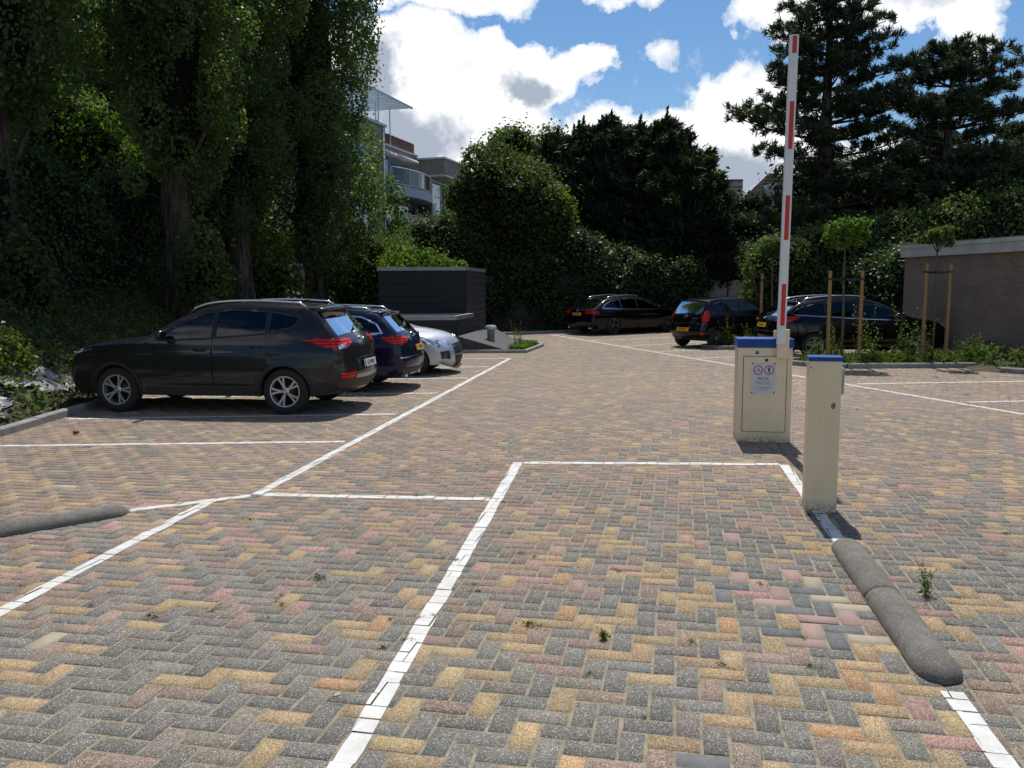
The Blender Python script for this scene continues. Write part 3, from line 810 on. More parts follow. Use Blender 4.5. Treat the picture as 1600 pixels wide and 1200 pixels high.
        if 'head_e' in d:
            pr = [side_piece(B, 'tmp', densify(d['head_s'], .04), [], LENS, .005, sg, None, step=.04)] if d.get('head_s') else []
            pr.append(end_piece(B, 'tmp', [(sg*y, z) for y, z in d['head_e']], LENS, False, None, .005, .04))
            join_mesh('headlight', pr, LENS, root)
        if 'reflector' in d: end_piece(B, 'reflector', [(sg*y, z) for y, z in d['reflector']], TAIL, True, root, .010, .04)
        for nm, pl, mt in d.get('end_extra_f', []): end_piece(B, nm, [(sg*y, z) for y, z in pl], mt, False, root, .006, .05)
        # mirror
        mx, mz = d['mirror']; y = float(B.hw(mx, mz-.05)[0]); bm = bmesh.new()
        bmesh.ops.create_icosphere(bm, subdivisions=3, radius=1, matrix=Matrix.Translation((mx, sg*(y+.13), mz)) @ Matrix.Diagonal((.065, .115, .072, 1)))
        for v in bm.verts:
            if v.co.x < mx-.035: v.co.x = mx-.035
        bm_obj('wing_mirror', bm, d.get('mirror_mat', PM), root, True)
        bm = bmesh.new(); tube(bm, [(mx+.02, sg*(y-.02), mz-.07), (mx+.01, sg*(y+.07), mz-.045)], .022, 8)
        bm_obj('mirror_arm', bm, BLACKP, root, True)
        # roof rail
        if 'rails' in d:
            xa, xb = d['rails']; pts = []
            for x in np.linspace(xa, xb, 22):
                k = int(np.abs(tp[:, 0]-x).argmin()+0) if False else None
                zt = float(np.interp(x, *zip(*sorted([(p[0], p[1]) for p in tp if p[1] > B.H-.30 and p[0] > xa-.5 and p[0] < xb+.6]))))
                lift = .045 if xa+.05 < x < xb-.05 else .0
                pts.append((x, sg*d['raily'], zt+lift))
            bm = bmesh.new(); tube(bm, pts, .017, 8); bm_obj('roof_rail', bm, d.get('railm', CHROME), root, True)
        # black sill and arch cladding
        if d.get('clad'):
            a = Rw+.035; b = Rw+.085
            for xc in (0, wb):
                al = math.asin((zb-.06-Rw)/a) if abs((zb-.06-Rw)/a) < 1 else -.3
                ringp = [(xc+(a+.002)*math.cos(t), Rw+(a+.002)*math.sin(t)) for t in np.linspace(al, math.pi-al, 17)]
                ringo = [(xc+b*math.cos(t), Rw+b*math.sin(t)) for t in np.linspace(math.pi-al+.03, al-.03, 17)]
                side_piece(B, 'arch_trim', ringp+ringo, [], BLACKP, .006, sg, root, step=.3)
            side_piece(B, 'sill_trim', densify([(a+.06, zb-.065), (wb-a-.06, zb-.065), (wb-a-.10, zb+.05), (a+.10, zb+.05)], .1), [], BLACKP, .007, sg, root, step=.3)
            xs_ = B.x0
            side_piece(B, 'bumper_skirt', densify([(-.80 if xs_ < -.8 else xs_+.1, .31), (-a-.03, .28), (-a-.05, .46), (xs_+.06, .50), (xs_+.05, .42)], .06), [], BLACKP, .006, sg, root, step=.06)
    # rear bumper skirt, plate, badge, spoiler, wiper
    if d.get('skirt'):
        z0_, z1_ = d['skirt']; end_piece(B, 'bumper_skirt', [(-W2*.86, z0_), (W2*.86, z0_), (W2*.88, z1_), (-W2*.88, z1_)], d.get('skirtm', BLACKP), True, root, .006, .07)
    for nm, pl, mt in d.get('end_extra_r', []): end_piece(B, nm, pl, mt, True, root, .007, .05)
    for nm, pl, mt in d.get('front_mid', []): end_piece(B, nm, pl, mt, False, root, .008, .05)
    if d.get('plate'):
        txt, pz, front, pm = d['plate']; p0 = Vector(B.end_pt(0, pz, not front, .012)); p1 = Vector(B.end_pt(0, pz+.05, not front, .012))
        up = (p1-p0).normalized(); sgx = 1 if front else -1
        right = Vector((0, sgx, 0)); nrm_ = right.cross(up).normalized()
        M = Matrix((right, up, nrm_)).transposed().to_4x4(); M.translation = p0+nrm_*.012
        bm = bmesh.new(); box(bm, -.26, .26, -.055, .055, -.012, .004, M); pl = bm_obj('number_plate', bm, pm, root)
        text_mesh('characters', txt, .098, INK, pl, M @ Matrix.Translation((.018, .0, .0065)), sx=.86, bold=.0012)
        bm = bmesh.new(); box(bm, -.256, -.222, -.051, .051, .0045, .006, M); bm_obj('country_strip', bm, BLUE, pl)
    if d.get('badge'):
        kind, bz, front = d['badge']; p0 = Vector(B.end_pt(0, bz, not front, .004)); p1 = Vector(B.end_pt(0, bz+.04, not front, .004))
        up = (p1-p0).normalized(); sgx = 1 if front else -1; right = Vector((0, sgx, 0)); nrm_ = right.cross(up).normalized()
        M = Matrix((right, up, nrm_)).transposed().to_4x4(); M.translation = p0+nrm_*.006
        bm = bmesh.new(); rx_, ry_ = {'round': (.058, .058), 'oval': (.075, .042), 'slantH': (.07, .045), 'none': (.045, .04)}[kind]
        n_ = 24; pr = None
        for k in range(n_+1):
            a = 2*math.pi*k/n_; v_ = [bm.verts.new(M @ Vector((math.cos(a)*rx_*q, math.sin(a)*ry_*q, zz))) for q, zz in ((1.0, 0), (.93, .008), (.84, 0))]
            if pr: bm.faces.new((pr[0], pr[1], v_[1], v_[0])); bm.faces.new((pr[1], pr[2], v_[2], v_[1]))
            pr = v_
        def bar(x0, y0, x1, y1, w=.009):
            a = Vector((x0, y0, 0)); b = Vector((x1, y1, 0)); dd_ = (b-a).normalized(); nn_ = Vector((-dd_.y, dd_.x, 0))*w/2
            vv = [bm.verts.new(M @ (p_+Vector((0, 0, .006)))) for p_ in (a+nn_, a-nn_, b-nn_, b+nn_)]; bm.faces.new(vv)
        if kind == 'round':
            for s_ in (-1, 1): bar(s_*.022, .044, 0, .006); bar(s_*.048, .020, s_*.020, -.044); bar(s_*.020, -.044, 0, -.004)
        elif kind == 'slantH': bar(-.03, -.028, -.018, .030); bar(.018, -.030, .030, .028); bar(-.024, -.004, .024, .006)
        bm_obj('emblem', bm, CHROME, root, True)
    if d.get('spoiler'):
        sx_, sz_, ex_, ez_ = d['spoiler']; bm = bmesh.new(); h = W2*.66; fsp = np.linspace(-1, 1, 11); prev = None
        for f in fsp:
            y = f*h; dz_ = -.03*f*f; r = [bm.verts.new((sx_, y, sz_+dz_+.012)), bm.verts.new((ex_+.05*f*f, y, ez_+dz_+.012)), bm.verts.new((ex_+.05*f*f+.01, y, ez_+dz_-.022)), bm.verts.new((sx_+.02, y, sz_+dz_-.05))]
            if prev:
                for e in range(4): bm.faces.new((prev[e], prev[(e+1) % 4], r[(e+1) % 4], r[e]))
            else: bm.faces.new(r)
            prev = r
        bm.faces.new(prev[::-1]); bm_obj('spoiler', bm, d.get('spoilerm', PM), root, True)
        bm = bmesh.new(); box(bm, ex_+.016, ex_+.03, -.16, .16, ez_-.035, ez_-.015); bm_obj('brake_light', bm, TAIL, root)
    if d.get('wiper'):
        wz = d['wiper']; a = Vector(B.end_pt(0, wz, True, .02)); b = Vector(B.end_pt(-.16, wz+.05, True, .02)); c_ = Vector(B.end_pt(-.36, wz+.10, True, .016))
        bm = bmesh.new(); tube(bm, [a, b, c_], [.018, .010, .006], 6); bm_obj('wiper', bm, BLACKP, root, True)
    if d.get('fin'):
        fx = d['fin']; bm = bmesh.new(); zt = float(np.interp(fx, *zip(*sorted([(p[0], p[1]) for p in tp if p[1] > B.H-.25]))))+.02
        tube(bm, [(fx+.08, 0, zt), (fx, 0, zt+.045), (fx-.05, 0, zt+.05)], [.02, .014, .006], 6); bm_obj('antenna', bm, BLACKP, root, True)
    for y in d.get('pipes', []):
        p = B.end_pt(y, .33, True, 0); bm = bmesh.new(); M = Matrix.Translation((p[0]+.02, y, .29)) @ Matrix.Rotation(R(90), 4, 'Y')
        lathe(bm, [(.034, -.12), (.040, -.03), (.040, .0), (.030, .0), (.030, -.10)], 14, 'z', Matrix.Translation((p[0]-.03, y, .27)) @ Matrix.Rotation(R(-90), 4, 'Y')); bm_obj('exhaust_pipe', bm, CHROME, root, True)
    # cabin
    bm = bmesh.new(); box(bm, -.45, wb-.35, -W2+.16, W2-.16, .30, .48); bm_obj('cabin_floor', bm, INTER, root)
    bm = bmesh.new(); box(bm, wb-.75, wb-.35, -W2+.20, W2-.20, .5, d['belt']-.05); bm_obj('dashboard', bm, INTER, root, True, .06)
    for sx_, ys in ((wb-1.42, (-.37, .37)), (wb-2.25, (-.38, .0, .38))):
        for yy in ys:
            w_ = .23 if len(ys) == 2 else .18; bm = bmesh.new(); top_ = min(d['H']-.52, .98)
            Ms = Matrix.Translation((sx_, yy, .48)) @ Matrix.Rotation(R(-14), 4, 'Y')
            box(bm, -.06, .07, -w_, w_, .0, top_-.42, Ms); box(bm, .06, .50, -w_, w_, .0, .14, Matrix.Translation((sx_, yy, .46)))
            box(bm, -.05, .04, -.12, .12, top_-.38, top_-.20, Ms); bm_obj('seat', bm, INTER, root, True, .035)
    # wheels
    tyd, rmd, hbd, tmp = rim_meshes(Rw, d['rim'], d['spokes'], rmat=d.get('rimm'))
    for o in tmp: bpy.data.objects.remove(o)
    for xc in (0, wb):
        for sg in (1, -1):
            w = bpy.data.objects.new('wheel', hbd); C.objects.link(w); w.parent = root; w.location = (xc, sg*(W2-.125), Rw)
            w.rotation_euler = (0, random.random()*6.28, 0 if sg > 0 else math.pi)
            for nm, dt in (('tyre', tyd), ('rim', rmd)):
                q = bpy.data.objects.new(nm, dt); C.objects.link(q); q.parent = w
    root.location = loc; root.rotation_euler = (0, 0, R(90-heading))
    return root

def car_at(contact, heading, W, side):
    """root position from the ground contact of the left (+1) or right (-1) rear wheel"""
    a = R(90-heading); o = (W/2-.11)*side
    return (contact[0]+math.sin(a)*o, contact[1]-math.cos(a)*o, 0)

def gh(bot, top): return bot+top[::-1]
GREY_P = paint('graphite_paint', (0.020, 0.020, 0.022), .4)
NAVY_P = paint('navy_paint', (0.006, 0.010, 0.040), .35)
SILV_P = paint('silver_blue_paint', (0.50, 0.54, 0.60), .45)
BLK_P = paint('black_paint', (0.003, 0.003, 0.004), .0, .18, .35)
BLK2_P = paint('blue_black_paint', (0.003, 0.004, 0.007), .0, .18, .4)

def car_suv():
    bot = [(-.12, 1.30), (.3, 1.20), (1.2, 1.13), (1.97, 1.10)]; top = [(-.20, 1.42), (.25, 1.50), (.85, 1.53), (1.22, 1.49), (1.55, 1.37), (2.00, 1.13)]
    d = dict(W=1.85, wb=2.67, R=.345, rim=.225, spokes=(5, 'twin'), belt=1.06, crease=.90, H=1.645, sill=.27, paint=GREY_P, clad=True, privacy=True,
        top=[(-.70, .32), (-.86, .40), (-.92, .56), (-.90, .72), (-.885, .88), (-.86, 1.02), (-.76, 1.14), (-.60, 1.33), (-.46, 1.49), (-.38, 1.565), (-.1, 1.60), (.5, 1.63), (1.0, 1.62), (1.35, 1.57), (1.68, 1.43), (2.10, 1.19), (2.30, 1.12), (2.75, 1.07), (3.12, 1.01), (3.36, .92), (3.49, .78), (3.54, .60), (3.52, .42), (3.40, .28)],
        gh=gh(bot, top), ghtop=top, ghbot=bot, pillars=[-.5, .27, 1.10, 2.3], doorx=[.22, 1.10, 2.16], handles=[(.42, 1.0), (1.30, .96)], rw=(1.17, 1.47), ws=(1.42, 2.08), mirror=(1.84, 1.18),
        tail_s=[(-.30, 1.10), (-.60, 1.13), (-.80, 1.12), (-.86, 1.0), (-.78, .96), (-.62, 1.0)], tail_e=[(.90, 1.12), (.62, 1.12), (.40, 1.09), (.44, 1.03), (.66, .97), (.92, .97)], tail_in=[(.80, 1.03), (.62, 1.04), (.64, .985), (.80, .975)],
        reflector=[(.84, .62), (.52, .64), (.50, .58), (.58, .53), (.80, .53)], head_e=[(.88, .97), (.55, .93), (.58, .84), (.86, .85)], head_s=[(3.40, .86), (3.02, .965), (3.30, .93), (3.42, .91)],
        rails=(-.25, 1.58), raily=.60, spoiler=(-.30, 1.585, -.62, 1.56), wiper=1.18, skirt=(.34, .52), badge=('slantH', 1.06, False), plate=('EZ·499KU', .70, False, PLW), fin=-.02,
        end_extra_r=[('chrome_strip', [(-.34, .80), (.34, .80), (.34, .825), (-.34, .825)], CHROME), ('skid_plate', [(-.5, .53), (.5, .53), (.46, .58), (-.46, .58)], GREYM)],
        front_mid=[('grille', [(-.48, .88), (-.36, .58), (.36, .58), (.48, .88)], BLACKP)])
    c = car_at((-3.33, 12.25), 278, 1.85, 1)
    return build_car(d, 'dark grey SUV with silver roof rails and five-spoke alloys, nearest car on the left', 'car', c, 278)
car_suv()
def car_navy():
    bot = [(-.52, 1.06), (.3, 1.02), (1.2, .985), (2.1, .965)]; top = [(-.42, 1.20), (-.15, 1.32), (.4, 1.375), (1.0, 1.385), (1.35, 1.34), (1.7, 1.20), (2.12, .99)]
    d = dict(W=1.80, wb=2.63, R=.317, rim=.215, spokes=(5, 'single'), belt=.95, crease=.80, H=1.48, sill=.22, paint=NAVY_P, privacy=True,
        top=[(-.72, .26), (-.90, .36), (-.96, .52), (-.94, .66), (-.91, .82), (-.87, .95), (-.76, 1.07), (-.58, 1.26), (-.46, 1.38), (-.36, 1.42), (-.05, 1.45), (.6, 1.475), (1.1, 1.465), (1.5, 1.40), (1.9, 1.24), (2.30, 1.03), (2.55, .965), (3.05, .89), (3.32, .77), (3.44, .62), (3.46, .42), (3.36, .24)],
        gh=gh(bot, top), ghtop=top, ghbot=bot, pillars=[-.9, .32, 1.10, 2.3], doorx=[.24, 1.10, 2.08], handles=[(.44, .87), (1.32, .85)], rw=(1.08, 1.37), ws=(1.50, 2.28), mirror=(1.95, 1.04),
        tail_s=[(-.52, .99), (-.70, 1.0), (-.86, 1.0), (-.89, .86), (-.80, .845), (-.66, .88)], tail_e=[(.9, 1.0), (.5, .985), (.46, .93), (.52, .87), (.9, .86)],
        rails=(-.28, 1.5), raily=.56, spoiler=(-.30, 1.435, -.56, 1.425), wiper=1.10, skirt=(.28, .44), badge=('round', .97, False), plate=('4-TXD-65', .745, False, PLY), qtrim=CHROME, beltline=(-.45, 2.05), pipes=[.5, -.5],
        end_extra_r=[('bumper_lip', [(-.84, .60), (.84, .60), (.84, .625), (-.84, .625)], CHROME)],
        head_e=[(.86, .82), (.5, .80), (.52, .70), (.85, .70)], front_mid=[('grille', [(-.48, .80), (-.46, .70), (.46, .70), (.48, .80)], BLACKP)])
    c = car_at((-2.84, 14.88), 277, 1.80, 1)
    build_car(d, 'navy blue estate car with roof rails and yellow plate, beside the grey SUV', 'car', c, 277)
car_navy()
def car_silver():
    bot = [(-.25, 1.08), (.3, 1.04), (1.2, .99), (1.95, .965)]; top = [(-.20, 1.20), (0, 1.30), (.4, 1.36), (.9, 1.38), (1.25, 1.33), (1.6, 1.20), (2.0, .985)]
    d = dict(W=1.75, fbow=.13, wb=2.54, R=.300, rim=.205, spokes=(7, 'single'), belt=.94, crease=.78, H=1.47, sill=.22, paint=SILV_P,
        top=[(-.50, .26), (-.62, .36), (-.66, .52), (-.64, .70), (-.60, .88), (-.52, 1.04), (-.40, 1.22), (-.28, 1.36), (-.15, 1.41), (.4, 1.455), (.9, 1.46), (1.25, 1.40), (1.65, 1.24), (2.05, 1.045), (2.28, .965), (2.62, .885), (2.92, .77), (3.10, .64), (3.17, .50), (3.18, .36), (3.10, .23)],
        gh=gh(bot, top), ghtop=top, ghbot=bot, pillars=[-.6, .30, 1.05, 2.2], doorx=[.26, 1.05, 2.0], handles=[(.44, .87), (1.28, .84)], rw=(1.05, 1.35), ws=(1.27, 2.10), mirror=(1.88, 1.03),
        tail_s=[(-.35, 1.0), (-.55, 1.02), (-.60, .80), (-.5, .8)], tail_e=[(.86, 1.0), (.62, 1.0), (.6, .8), (.86, .8)],
        head_s=[(2.34, .875), (2.60, .845), (2.90, .74), (3.02, .64), (2.84, .655), (2.56, .76)], head_e=[(.88, .72), (.70, .74), (.50, .665), (.42, .60), (.60, .585), (.88, .62)],
        end_extra_f=[('fog_light_pocket', [(.76, .50), (.54, .50), (.48, .35), (.72, .35)], BLACKP), ('fog_lamp', [(.66, .46), (.60, .46), (.60, .39), (.66, .39)], LENS)],
        front_mid=[('grille', [(-.40, .575), (-.34, .36), (-.22, .30), (.22, .30), (.34, .36), (.40, .575)], BLACKP), ('grille_bar', [(-.39, .535), (.39, .535), (.39, .555), (-.39, .555)], CHROME),
                   ('grille_bar', [(-.37, .47), (.37, .47), (.37, .478), (-.37, .478)], CHROME), ('grille_bar', [(-.35, .41), (.35, .41), (.35, .418), (-.35, .418)], CHROME)],
        badge=('none', .655, True), plate=('46-RKB-7', .285, True, PLY))
    c0 = (-2.06, 17.62); a = R(90-97)      # front right wheel
    loc = (c0[0]-math.cos(a)*2.54-math.sin(a)*.765, c0[1]-math.sin(a)*2.54+math.cos(a)*.765, 0)
    build_car(d, 'silver blue hatchback parked nose out beside the navy estate', 'car', loc, 97)
car_silver()
def car_estate():
    bot = [(-.50, 1.03), (.3, 1.0), (1.2, .975), (2.35, .96)]; top = [(-.30, 1.17), (0, 1.28), (.6, 1.35), (1.2, 1.36), (1.6, 1.30), (1.95, 1.17), (2.38, .98)]
    d = dict(W=1.88, rimm=DARKRIM, wb=2.91, R=.345, rim=.255, spokes=(5, 'twin'), belt=.94, crease=.76, H=1.455, sill=.22, paint=BLK_P, privacy=True,
        top=[(-.80, .26), (-.98, .36), (-1.03, .5), (-1.01, .66), (-.99, .80), (-.96, .93), (-.80, 1.02), (-.48, 1.21), (-.25, 1.32), (.1, 1.40), (.6, 1.44), (1.1, 1.455), (1.55, 1.42), (1.95, 1.30), (2.35, 1.10), (2.62, .99), (2.95, .945), (3.4, .87), (3.68, .75), (3.82, .58), (3.83, .38), (3.72, .23)],
        gh=gh(bot, top), ghtop=top, ghbot=bot, pillars=[-.9, .42, 1.25, 2.6], doorx=[.34, 1.25, 2.34], handles=[(.55, .86), (1.5, .84)], rw=(1.03, 1.31), ws=(1.58, 2.55), mirror=(2.2, 1.03),
        tail_s=[(-.66, .90), (-.94, .92), (-.97, .80), (-.70, .82)], tail_e=[(.92, .92), (.45, .91), (.44, .80), (.92, .80)],
        rails=(-.1, 1.55), raily=.55, spoiler=(-.18, 1.33, -.46, 1.31), skirt=(.28, .42), badge=('none', .90, False), plate=('HT-281-Z', .78, False, PLY), beltline=(-.5, 2.3), qtrim=CHROME, pipes=[.62, -.62],
        head_e=[(.86, .80), (.5, .78), (.52, .68), (.85, .68)])
    h = 56; c = car_at(gp(957, 523), h, 1.88, -1)
    build_car(d, 'black estate car with large dark alloys, farthest car at the back', 'car', c, h)
car_estate()
def car_small():
    bot = [(-.22, 1.12), (.3, 1.05), (1.0, .985), (1.85, .95)]; top = [(-.10, 1.26), (.1, 1.34), (.5, 1.385), (1.0, 1.375), (1.3, 1.31), (1.6, 1.17), (1.9, .985)]
    d = dict(W=1.62, wb=2.385, R=.290, rim=.185, spokes=(6, 'single'), belt=.96, crease=.82, H=1.485, sill=.22, paint=BLK2_P, tumble=.30,
        top=[(-.36, .30), (-.50, .36), (-.56, .48), (-.54, .62), (-.50, .74), (-.48, .92), (-.44, 1.02), (-.35, 1.18), (-.24, 1.35), (-.16, 1.41), (.15, 1.455), (.7, 1.48), (1.1, 1.465), (1.4, 1.40), (1.75, 1.24), (2.05, 1.06), (2.28, .98), (2.6, .90), (2.86, .78), (2.99, .6), (3.0, .4), (2.92, .25)],
        gh=gh(bot, top), ghtop=top, ghbot=bot, pillars=[-.6, .30, .98, 2.1], doorx=[.30, .98, 1.86], handles=[(.44, .90), (1.18, .87)], rw=(1.02, 1.34), ws=(1.42, 2.03), mirror=(1.72, 1.05),
        tail_s=[(-.30, 1.14), (-.40, 1.10), (-.50, .90), (-.49, .78), (-.34, .80), (-.26, .96)], tail_e=[(.80, 1.13), (.66, 1.10), (.58, .92), (.66, .78), (.80, .77)],
        reflector=[(.70, .47), (.60, .47), (.60, .40), (.70, .40)], spoiler=(-.10, 1.425, -.28, 1.41), badge=('oval', .93, False), plate=('57-RST-2', .545, False, PLY), skirt=(.31, .38),
        end_extra_r=[('bumper_lip', [(-.70, .705), (.70, .705), (.70, .735), (-.70, .735)], mat('gloss_black', (0.03, 0.03, 0.035), .08, coat=1.0))],
        head_e=[(.72, .82), (.42, .80), (.46, .66), (.72, .68)])
    h = 58; p = gp(1066, 540); c = car_at(p, h, 1.62, 1)
    build_car(d, 'small black five door hatchback with tall curved tail lights, beside the planted island', 'car', c, h)
car_small()
def car_black():
    bot = [(-.60, 1.14), (.3, 1.09), (1.2, 1.03), (2.3, .985)]; top = [(-.35, 1.28), (.1, 1.38), (.7, 1.43), (1.2, 1.42), (1.6, 1.35), (1.95, 1.22), (2.34, 1.01)]
    d = dict(W=1.84, wb=2.75, R=.335, rim=.225, spokes=(5, 'twin'), belt=1.0, crease=.86, H=1.54, sill=.23, paint=BLK_P, privacy=True,
        top=[(-.75, .28), (-.90, .38), (-.96, .54), (-.95, .68), (-.93, .80), (-.90, .95), (-.84, 1.05), (-.62, 1.22), (-.42, 1.36), (-.25, 1.44), (.2, 1.51), (.8, 1.54), (1.3, 1.52), (1.7, 1.43), (2.1, 1.26), (2.5, 1.07), (2.75, 1.0), (3.2, .93), (3.5, .82), (3.64, .64), (3.65, .42), (3.54, .25)],
        gh=gh(bot, top), ghtop=top, ghbot=bot, pillars=[-.9, .30, 1.15, 2.5], doorx=[.26, 1.15, 2.28], handles=[(.46, .98), (1.36, .95)], rw=(1.07, 1.40), ws=(1.72, 2.48), mirror=(2.1, 1.08),
        tail_s=[(-.36, 1.07), (-.62, 1.08), (-.86, 1.05), (-.89, .93), (-.70, .92), (-.5, 1.0)], tail_e=[(.92, 1.05), (.60, 1.02), (.56, .95), (.92, .93)],
        rails=(-.2, 1.5), raily=.55, spoiler=(-.22, 1.475, -.50, 1.44), wiper=1.08, skirt=(.30, .46), badge=('none', 1.0, False), plate=('RP-437-K', .83, False, PLY), beltline=(-.5, 2.25),
        end_extra_r=[('bumper_lip', [(-.80, .67), (.80, .67), (.80, .70), (-.80, .70)], CHROME)],
        head_e=[(.86, .86), (.5, .84), (.52, .72), (.85, .72)])
    h = 84; p = gp(1270, 561); c = car_at(p, h, 1.84, -1)
    build_car(d, 'long black car with bright tail light standing behind the wooden tree stakes', 'car', c, h)
car_black()
# ------------------------------------------------------------------ barrier
def barrier():
    a = math.atan2(9.79-9.89, 3.29-2.69)
    root = thing('barrier_cabinet', (2.69, 9.89, 0), a, 'cream barrier cabinet with blue lid and a white warning sign on its door', 'barrier cabinet')
    w, dpt, h = .62, .40, 1.13
    bm = bmesh.new(); box(bm, 0, w, 0, dpt, 0.0, h); bm_obj('housing', bm, CREAM, root, False, .012)
    bm = bmesh.new(); box(bm, .065, w-.065, -.006, .0, .13, h-.105); dr = bm_obj('door', bm, CREAM, root, False, .0)
    bm = bmesh.new()
    for q in ((.060, .0655, .125, h-.10), (w-.0655, w-.060, .125, h-.10)): box(bm, q[0], q[1], -.0068, .0004, q[2], q[3])
    box(bm, .0655, w-.0655, -.0068, .0004, .125, .1298); box(bm, .0655, w-.0655, -.0068, .0004, h-.1048, h-.10)
    bm_obj('door_gap', bm, DARKM, dr)
    bm = bmesh.new(); lathe(bm, [(.001, 0), (.016, 0), (.018, .006), (.018, .012)], 16, 'y', Matrix.Translation((.325, -.016, h-.145))); bm_obj('lock', bm, DARKM, dr, True)
    bm = bmesh.new(); box(bm, -.012, w+.012, -.012, dpt+.012, h+.002, h+.105); bm_obj('lid', bm, BLUE, root, False, .010)
    bm = bmesh.new(); box(bm, .195, .235, -.003, 0, h-.075, h-.04); st = bm_obj('number_sticker', bm, mat('sticker_blue', (.02, .04, .25), .4), root)
    text_mesh('digit', '1', .03, WHITE, st, Matrix.Translation((.215, -.0045, h-.058)) @ Matrix.Rotation(R(90), 4, 'X'))
    # sign
    bm = bmesh.new(); box(bm, .155, .43, -.011, -.0062, .585, .955); sg = bm_obj('warning_sign', bm, mat('sign_plate', (.60, .60, .63), .45, noise=(5, .12)), root, False, .003)
    MS = Matrix.Translation((.155, -.0115, .585)) @ Matrix.Rotation(R(90), 4, 'X')
    for k, cx in enumerate((.075, .200)):
        bm = bmesh.new(); n = 36; rr = []
        for q in range(n):
            t = 2*math.pi*q/n; rr.append([bm.verts.new(MS @ Vector((cx+r*math.cos(t), .282+r*math.sin(t), .0006))) for r in (.056, .045)])
        for q in range(n): bm.faces.new((rr[q][0], rr[(q+1) % n][0], rr[(q+1) % n][1], rr[q][1]))
        bm_obj('red_ring', bm, mat('sign_red', (.42, .03, .05), .45), sg)
    def flat(nm, polys, m_):
        bm = bmesh.new()
        for pl in polys: bm.faces.new([bm.verts.new(MS @ Vector((p[0], p[1], .0008))) for p in pl])
        return bm_obj(nm, bm, m_, sg)
    def seg(a_, b_, w_): 
        a_ = Vector(a_); b_ = Vector(b_); d_ = (b_-a_).normalized(); n_ = Vector((-d_.y, d_.x))*w_/2
        return [a_+n_, a_-n_, b_-n_, b_+n_]
    cx, cy = .200, .282
    circ = [(cx+.0065*math.cos(t), cy+.034+.0065*math.sin(t)) for t in np.linspace(0, 6.1, 12)]
    flat('walking_figure', [circ, [(cx-.008, cy+.026), (cx+.008, cy+.026), (cx+.007, cy-.006), (cx-.008, cy-.006)], seg((cx+.003, cy-.004), (cx+.010, cy-.036), .008), seg((cx-.003, cy-.004), (cx-.013, cy-.034), .008),
         seg((cx-.006, cy+.022), (cx-.017, cy+.004), .005), seg((cx+.006, cy+.022), (cx+.016, cy+.006), .005)], INK)
    cx = .075; bk = []
    for wx in (-.019, .019):
        for q in range(12):
            t0, t1 = q*math.pi/6, (q+1)*math.pi/6; bk.append([(cx+wx+.013*math.cos(t0), cy-.010+.013*math.sin(t0)), (cx+wx+.013*math.cos(t1), cy-.010+.013*math.sin(t1)), (cx+wx+.0105*math.cos(t1), cy-.010+.0105*math.sin(t1)), (cx+wx+.0105*math.cos(t0), cy-.010+.0105*math.sin(t0))])
    bk += [seg((cx-.019, cy-.010), (cx-.006, cy+.010), .0025), seg((cx-.006, cy+.010), (cx+.014, cy+.010), .0025), seg((cx+.019, cy-.010), (cx+.012, cy+.018), .0025), seg((cx-.002, cy-.010), (cx+.014, cy+.010), .0025), seg((cx+.007, cy+.019), (cx+.015, cy+.019), .003)]
    flat('bicycle_symbol', bk, mat('sign_blue_ink', (.05, .08, .16), .5))
    GI = mat('sign_grey_ink', (.12, .12, .13), .5)
    text_mesh('heading_text', 'PAS OP!', .038, GI, sg, MS @ Matrix.Translation((.1375, .180, .0006)), bold=.0006)
    for y, t in ((.143, 'Verboden voor voetgangers'), (.120, 'Niet onder de slagboom'), (.078, 'Vóór de slagboom vrijhouden'), (.052, 'In- en uitrit auto')):
        text_mesh('small_text', t, .0165, GI, sg, MS @ Matrix.Translation((.1375, y, .0006)))
    bm = bmesh.new()
    for x in (.166, .419):
        for z in (.597, .943): box(bm, x-.007, x+.007, -.0145, -.011, z-.007, z+.007)
    bm_obj('screws', bm, DARKM, sg)
    # arm holder in front of the lid and the raised arm
    bm = bmesh.new(); box(bm, .43, .565, -.085, -.002, h-.115, h+.22); hd = bm_obj('arm_holder', bm, CREAM, root, False, .008)
    bm = bmesh.new(); box(bm, .400, .565, -.002, .05, h+.106, h+.205); bm_obj('arm_shaft', bm, CREAM, root, False, .005)
    Mi = (Matrix.Translation((2.69, 9.89, 0)) @ Matrix.Rotation(a, 4, 'Z')).inverted()
    b0 = Mi @ Vector(at(1220.5, 522, 9.74)); b1 = Mi @ Vector(at(1241, 55, 9.74)); d = (b1-b0).normalized()
    right = Vector((0, 1, 0)).cross(d).normalized(); fwd = right.cross(d)*-1
    MA = Matrix((right, Vector((0, 1, 0)), d)).transposed().to_4x4(); MA.translation = b0; L = (b1-b0).length
    bm = bmesh.new(); n = 14; prev = None
    for z in (-.12, 0, L*.5, L):
        r = [bm.verts.new(MA @ Vector((.052*math.copysign(abs(math.cos(t))**.6, math.cos(t)), .035*math.copysign(abs(math.sin(t))**.6, math.sin(t)), z))) for t in np.linspace(0, 2*math.pi, n, endpoint=False)]
        if prev:
            for k in range(n): bm.faces.new((prev[k], prev[(k+1) % n], r[(k+1) % n], r[k]))
        prev = r
    bm.faces.new(prev)
    arm = bm_obj('barrier_arm', bm, WHITE, root, False)
    for v0, v1 in ((55+2, 83), (156, 229), (301, 371), (441, 508)):
        s0 = (522-v1)/(522-55)*L; s1 = (522-v0)/(522-55)*L; bm = bmesh.new(); box(bm, -.020, .028, -.0375, -.0345, s0, s1, MA); bm_obj('red_reflector', bm, RED, arm)
barrier()
